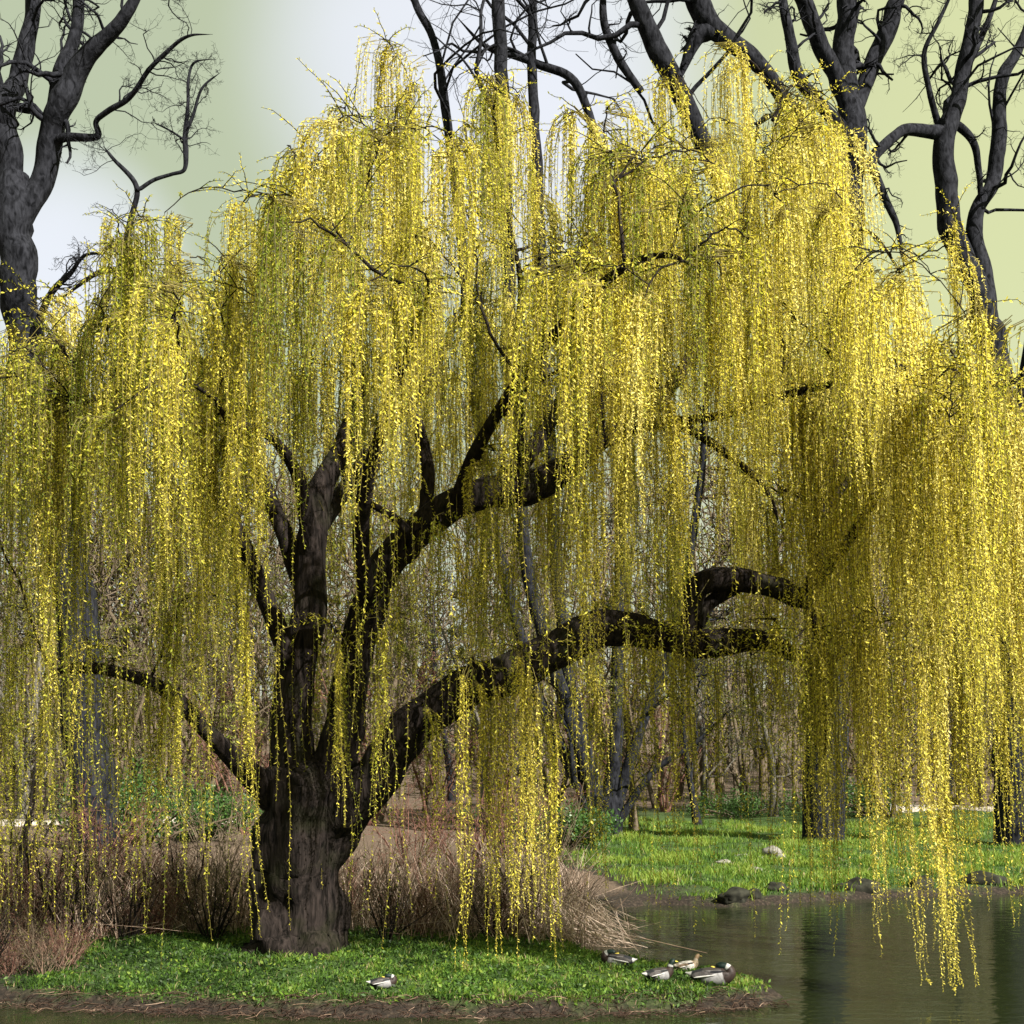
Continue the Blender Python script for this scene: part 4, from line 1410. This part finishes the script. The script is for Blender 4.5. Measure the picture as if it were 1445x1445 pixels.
M_DUCK = vcol_mat('duck_plumage')
M_BILL = plain('duck_bill', (0.45, 0.36, 0.06), .4, .1)
M_EYE = plain('duck_eye', (0.005, 0.005, 0.005), .15, 0)
M_WINGM = plain('drake_wing', (0.05, 0.045, 0.045), .7, .3, 60)
M_WINGB = plain('brown_wing', (0.10, 0.07, 0.045), .7, .5, 60)
M_WHITE = plain('white_feather', (0.42, 0.41, 0.40), .7, .05)
M_BLACK = plain('black_feather', (0.012, 0.013, 0.016), .6, .2)


def ellipsoid(name, c, r, mats, parent, rot=None, seg=14, taper=0.0):
    g = Geo()
    k, m_ = seg, 9
    th = np.linspace(0, math.pi, m_)
    ph = np.arange(k) * 2 * math.pi / k
    X = np.cos(th)[:, None] * np.ones(k)[None]
    s = np.sin(th)[:, None]
    tap = 1 - taper * (1 - X) / 2
    V = np.stack([X * r[0], s * np.cos(ph)[None] * r[1] * tap, s * np.sin(ph)[None] * r[2] * tap], -1)
    i, j = np.meshgrid(np.arange(m_ - 1), np.arange(k), indexing='ij')
    q = np.stack([i * k + j, i * k + (j + 1) % k, (i + 1) * k + (j + 1) % k, (i + 1) * k + j], -1).reshape(-1, 4)
    g.add(V, q)
    return obj(name, g.mesh(name, mats), parent, loc=c, rot=rot)


def duck(u, v, d, yaw, label, drake=True, pose='sit', scale=1.0, pale=False):
    """body faces +x; one lofted body from tail to crown"""
    x, y = XY(u, d)
    root = obj('duck', None, label=label, cat='duck', group='ducks resting on the island', loc=(x, y, gz(x, y)), rot=(0, 0, yaw))
    root.scale = (scale,) * 3
    # spine: x, z, half width, half height, colour
    dk = dict(tail=(.36, .35, .34), rump=(.012, .013, .016), flank=(.20, .195, .20), breast=(.020, .012, .010), ring=(.30, .30, .29), head=(.004, .013, .010))
    hn = dict(tail=(.30, .24, .17), rump=(.14, .10, .06), flank=(.20, .14, .085), breast=(.17, .115, .07), ring=(.2, .14, .09), head=(.16, .115, .075))
    if pale:
        hn = dict(tail=(.30, .27, .24), rump=(.12, .10, .08), flank=(.34, .32, .30), breast=(.28, .22, .16), ring=(.3, .25, .2), head=(.22, .15, .09))
    c = dk if drake else hn
    body = [(-.27, .135, .010, .006, 'tail'), (-.235, .125, .035, .018, 'tail'), (-.19, .115, .062, .045, 'rump'), (-.13, .105, .088, .075, 'rump' if drake else 'flank'),
            (-.06, .10, .105, .093, 'flank'), (.02, .10, .110, .098, 'flank'), (.09, .105, .100, .096, 'flank'), (.14, .12, .085, .088, 'breast'), (.175, .145, .066, .070, 'breast')]
    if pose == 'sit':
        up = [(.19, .185, .046, .05, 'breast'), (.195, .215, .036, .04, 'ring'), (.205, .24, .036, .038, 'head'), (.22, .265, .040, .040, 'head'), (.24, .283, .036, .036, 'head'), (.262, .288, .02, .022, 'head')]
        head, hyaw = (.225, .272), 0.0
    else:                                   # asleep, head laid back on the shoulders
        up = [(.172, .178, .056, .05, 'breast'), (.150, .200, .044, .04, 'ring' if drake else 'breast'), (.122, .212, .040, .036, 'head'), (.09, .216, .042, .038, 'head'), (.06, .212, .036, .034, 'head'), (.038, .205, .02, .02, 'head')]
        head, hyaw = (.08, .216), math.pi
    S = np.array([(a, b, e, f) for a, b, e, f, _ in body + up])
    names = [k_[4] for k_ in body + up]
    m_, k = 60, 20
    tq = np.linspace(0, len(S) - 1, m_)
    Sm = np.stack([np.interp(tq, np.arange(len(S)), S[:, q_]) for q_ in range(4)], 1)
    ker = np.array((.25, .5, .25))
    for _ in range(2):
        Sm[1:-1] = Sm[:-2] * .25 + Sm[1:-1] * .5 + Sm[2:] * .25
    T = np.gradient(Sm[:, :2], axis=0)
    T /= np.linalg.norm(T, axis=1)[:, None]
    nrm = np.stack([-T[:, 1], T[:, 0]], 1)
    a = np.arange(k) * 2 * math.pi / k
    V = np.empty((m_, k, 3))
    V[:, :, 0] = Sm[:, 0:1] + nrm[:, 0:1] * Sm[:, 3:4] * np.sin(a)[None]
    V[:, :, 2] = Sm[:, 1:2] + nrm[:, 1:2] * Sm[:, 3:4] * np.sin(a)[None]
    V[:, :, 1] = Sm[:, 2:3] * np.cos(a)[None]
    V[:, :, 2] = np.maximum(V[:, :, 2], 0.0)
    i, j = np.meshgrid(np.arange(m_ - 1), np.arange(k), indexing='ij')
    q_ = np.stack([i * k + j, i * k + (j + 1) % k, (i + 1) * k + (j + 1) % k, (i + 1) * k + j], -1).reshape(-1, 4)
    g = Geo()
    g.add(V, q_)
    me = g.mesh('body', M_DUCK)
    col = np.ones((m_, k, 4))
    idx = np.clip(np.round(tq).astype(int), 0, len(names) - 1)
    rs = np.random.default_rng(int(u))
    for r_ in range(m_):
        col[r_, :, :3] = np.array(c[names[idx[r_]]])[None] * rs.uniform(.8, 1.2, (k, 1))
        if drake and names[idx[r_]] == 'flank':      # dark back over grey flanks
            col[r_, np.sin(a) > .72, :3] = (.035, .03, .028)
    ca = me.color_attributes.new('plumage', 'FLOAT_COLOR', 'POINT')
    ca.data.foreach_set('color', col.ravel())
    obj('body', me, root)
    wm = M_WINGM if drake else M_WINGB
    for s in (-1, 1):
        wg = ellipsoid('wing', (-.05, s * .088, .135), (.155, .028, .052), wm, root, (0, math.radians(-6), s * math.radians(4)), taper=.75)
        wg.rotation_euler = (s * math.radians(-18), math.radians(8), math.pi + s * math.radians(-3))
        ellipsoid('wing_bar', (0.02, -s * .018, -.022), (.115, .014, .010), M_WHITE, wg, taper=.3)
        ellipsoid('wing_tip', (-.10, 0, .012), (.085, .022, .022), M_BLACK, wg, taper=.7)
        ellipsoid('eye', (head[0] + math.cos(hyaw) * .018, s * .036, head[1] + .008), (.005, .004, .005), M_EYE, root)
    bl = ellipsoid('bill', (head[0] + math.cos(hyaw) * .062, 0, head[1] - (.002 if pose == 'sit' else .02)), (.036, .016, .009), M_BILL, root, (0, math.radians(12), 0), taper=-.2)
    return root


duck(1005, 0, 14.05, math.radians(-12), 'sleeping drake with black back and grey flank near the island tip', True, 'sleep', .98)
duck(929, 0, 14.2, math.radians(25), 'drake with dark green head sitting in the grass left of the sleeping drake', True, 'sit', .72)
duck(968, 0, 15.0, math.radians(20), 'small pale duck with orange bill behind the sleeping drake', False, 'sit', .6, True)
duck(872, 0, 15.15, math.radians(160), 'brown and white duck at the back edge of the island grass', True, 'sleep', .8)
duck(540, 0, 13.75, math.radians(15), 'small black and white duck lying near the front island edge', True, 'sleep', .6)
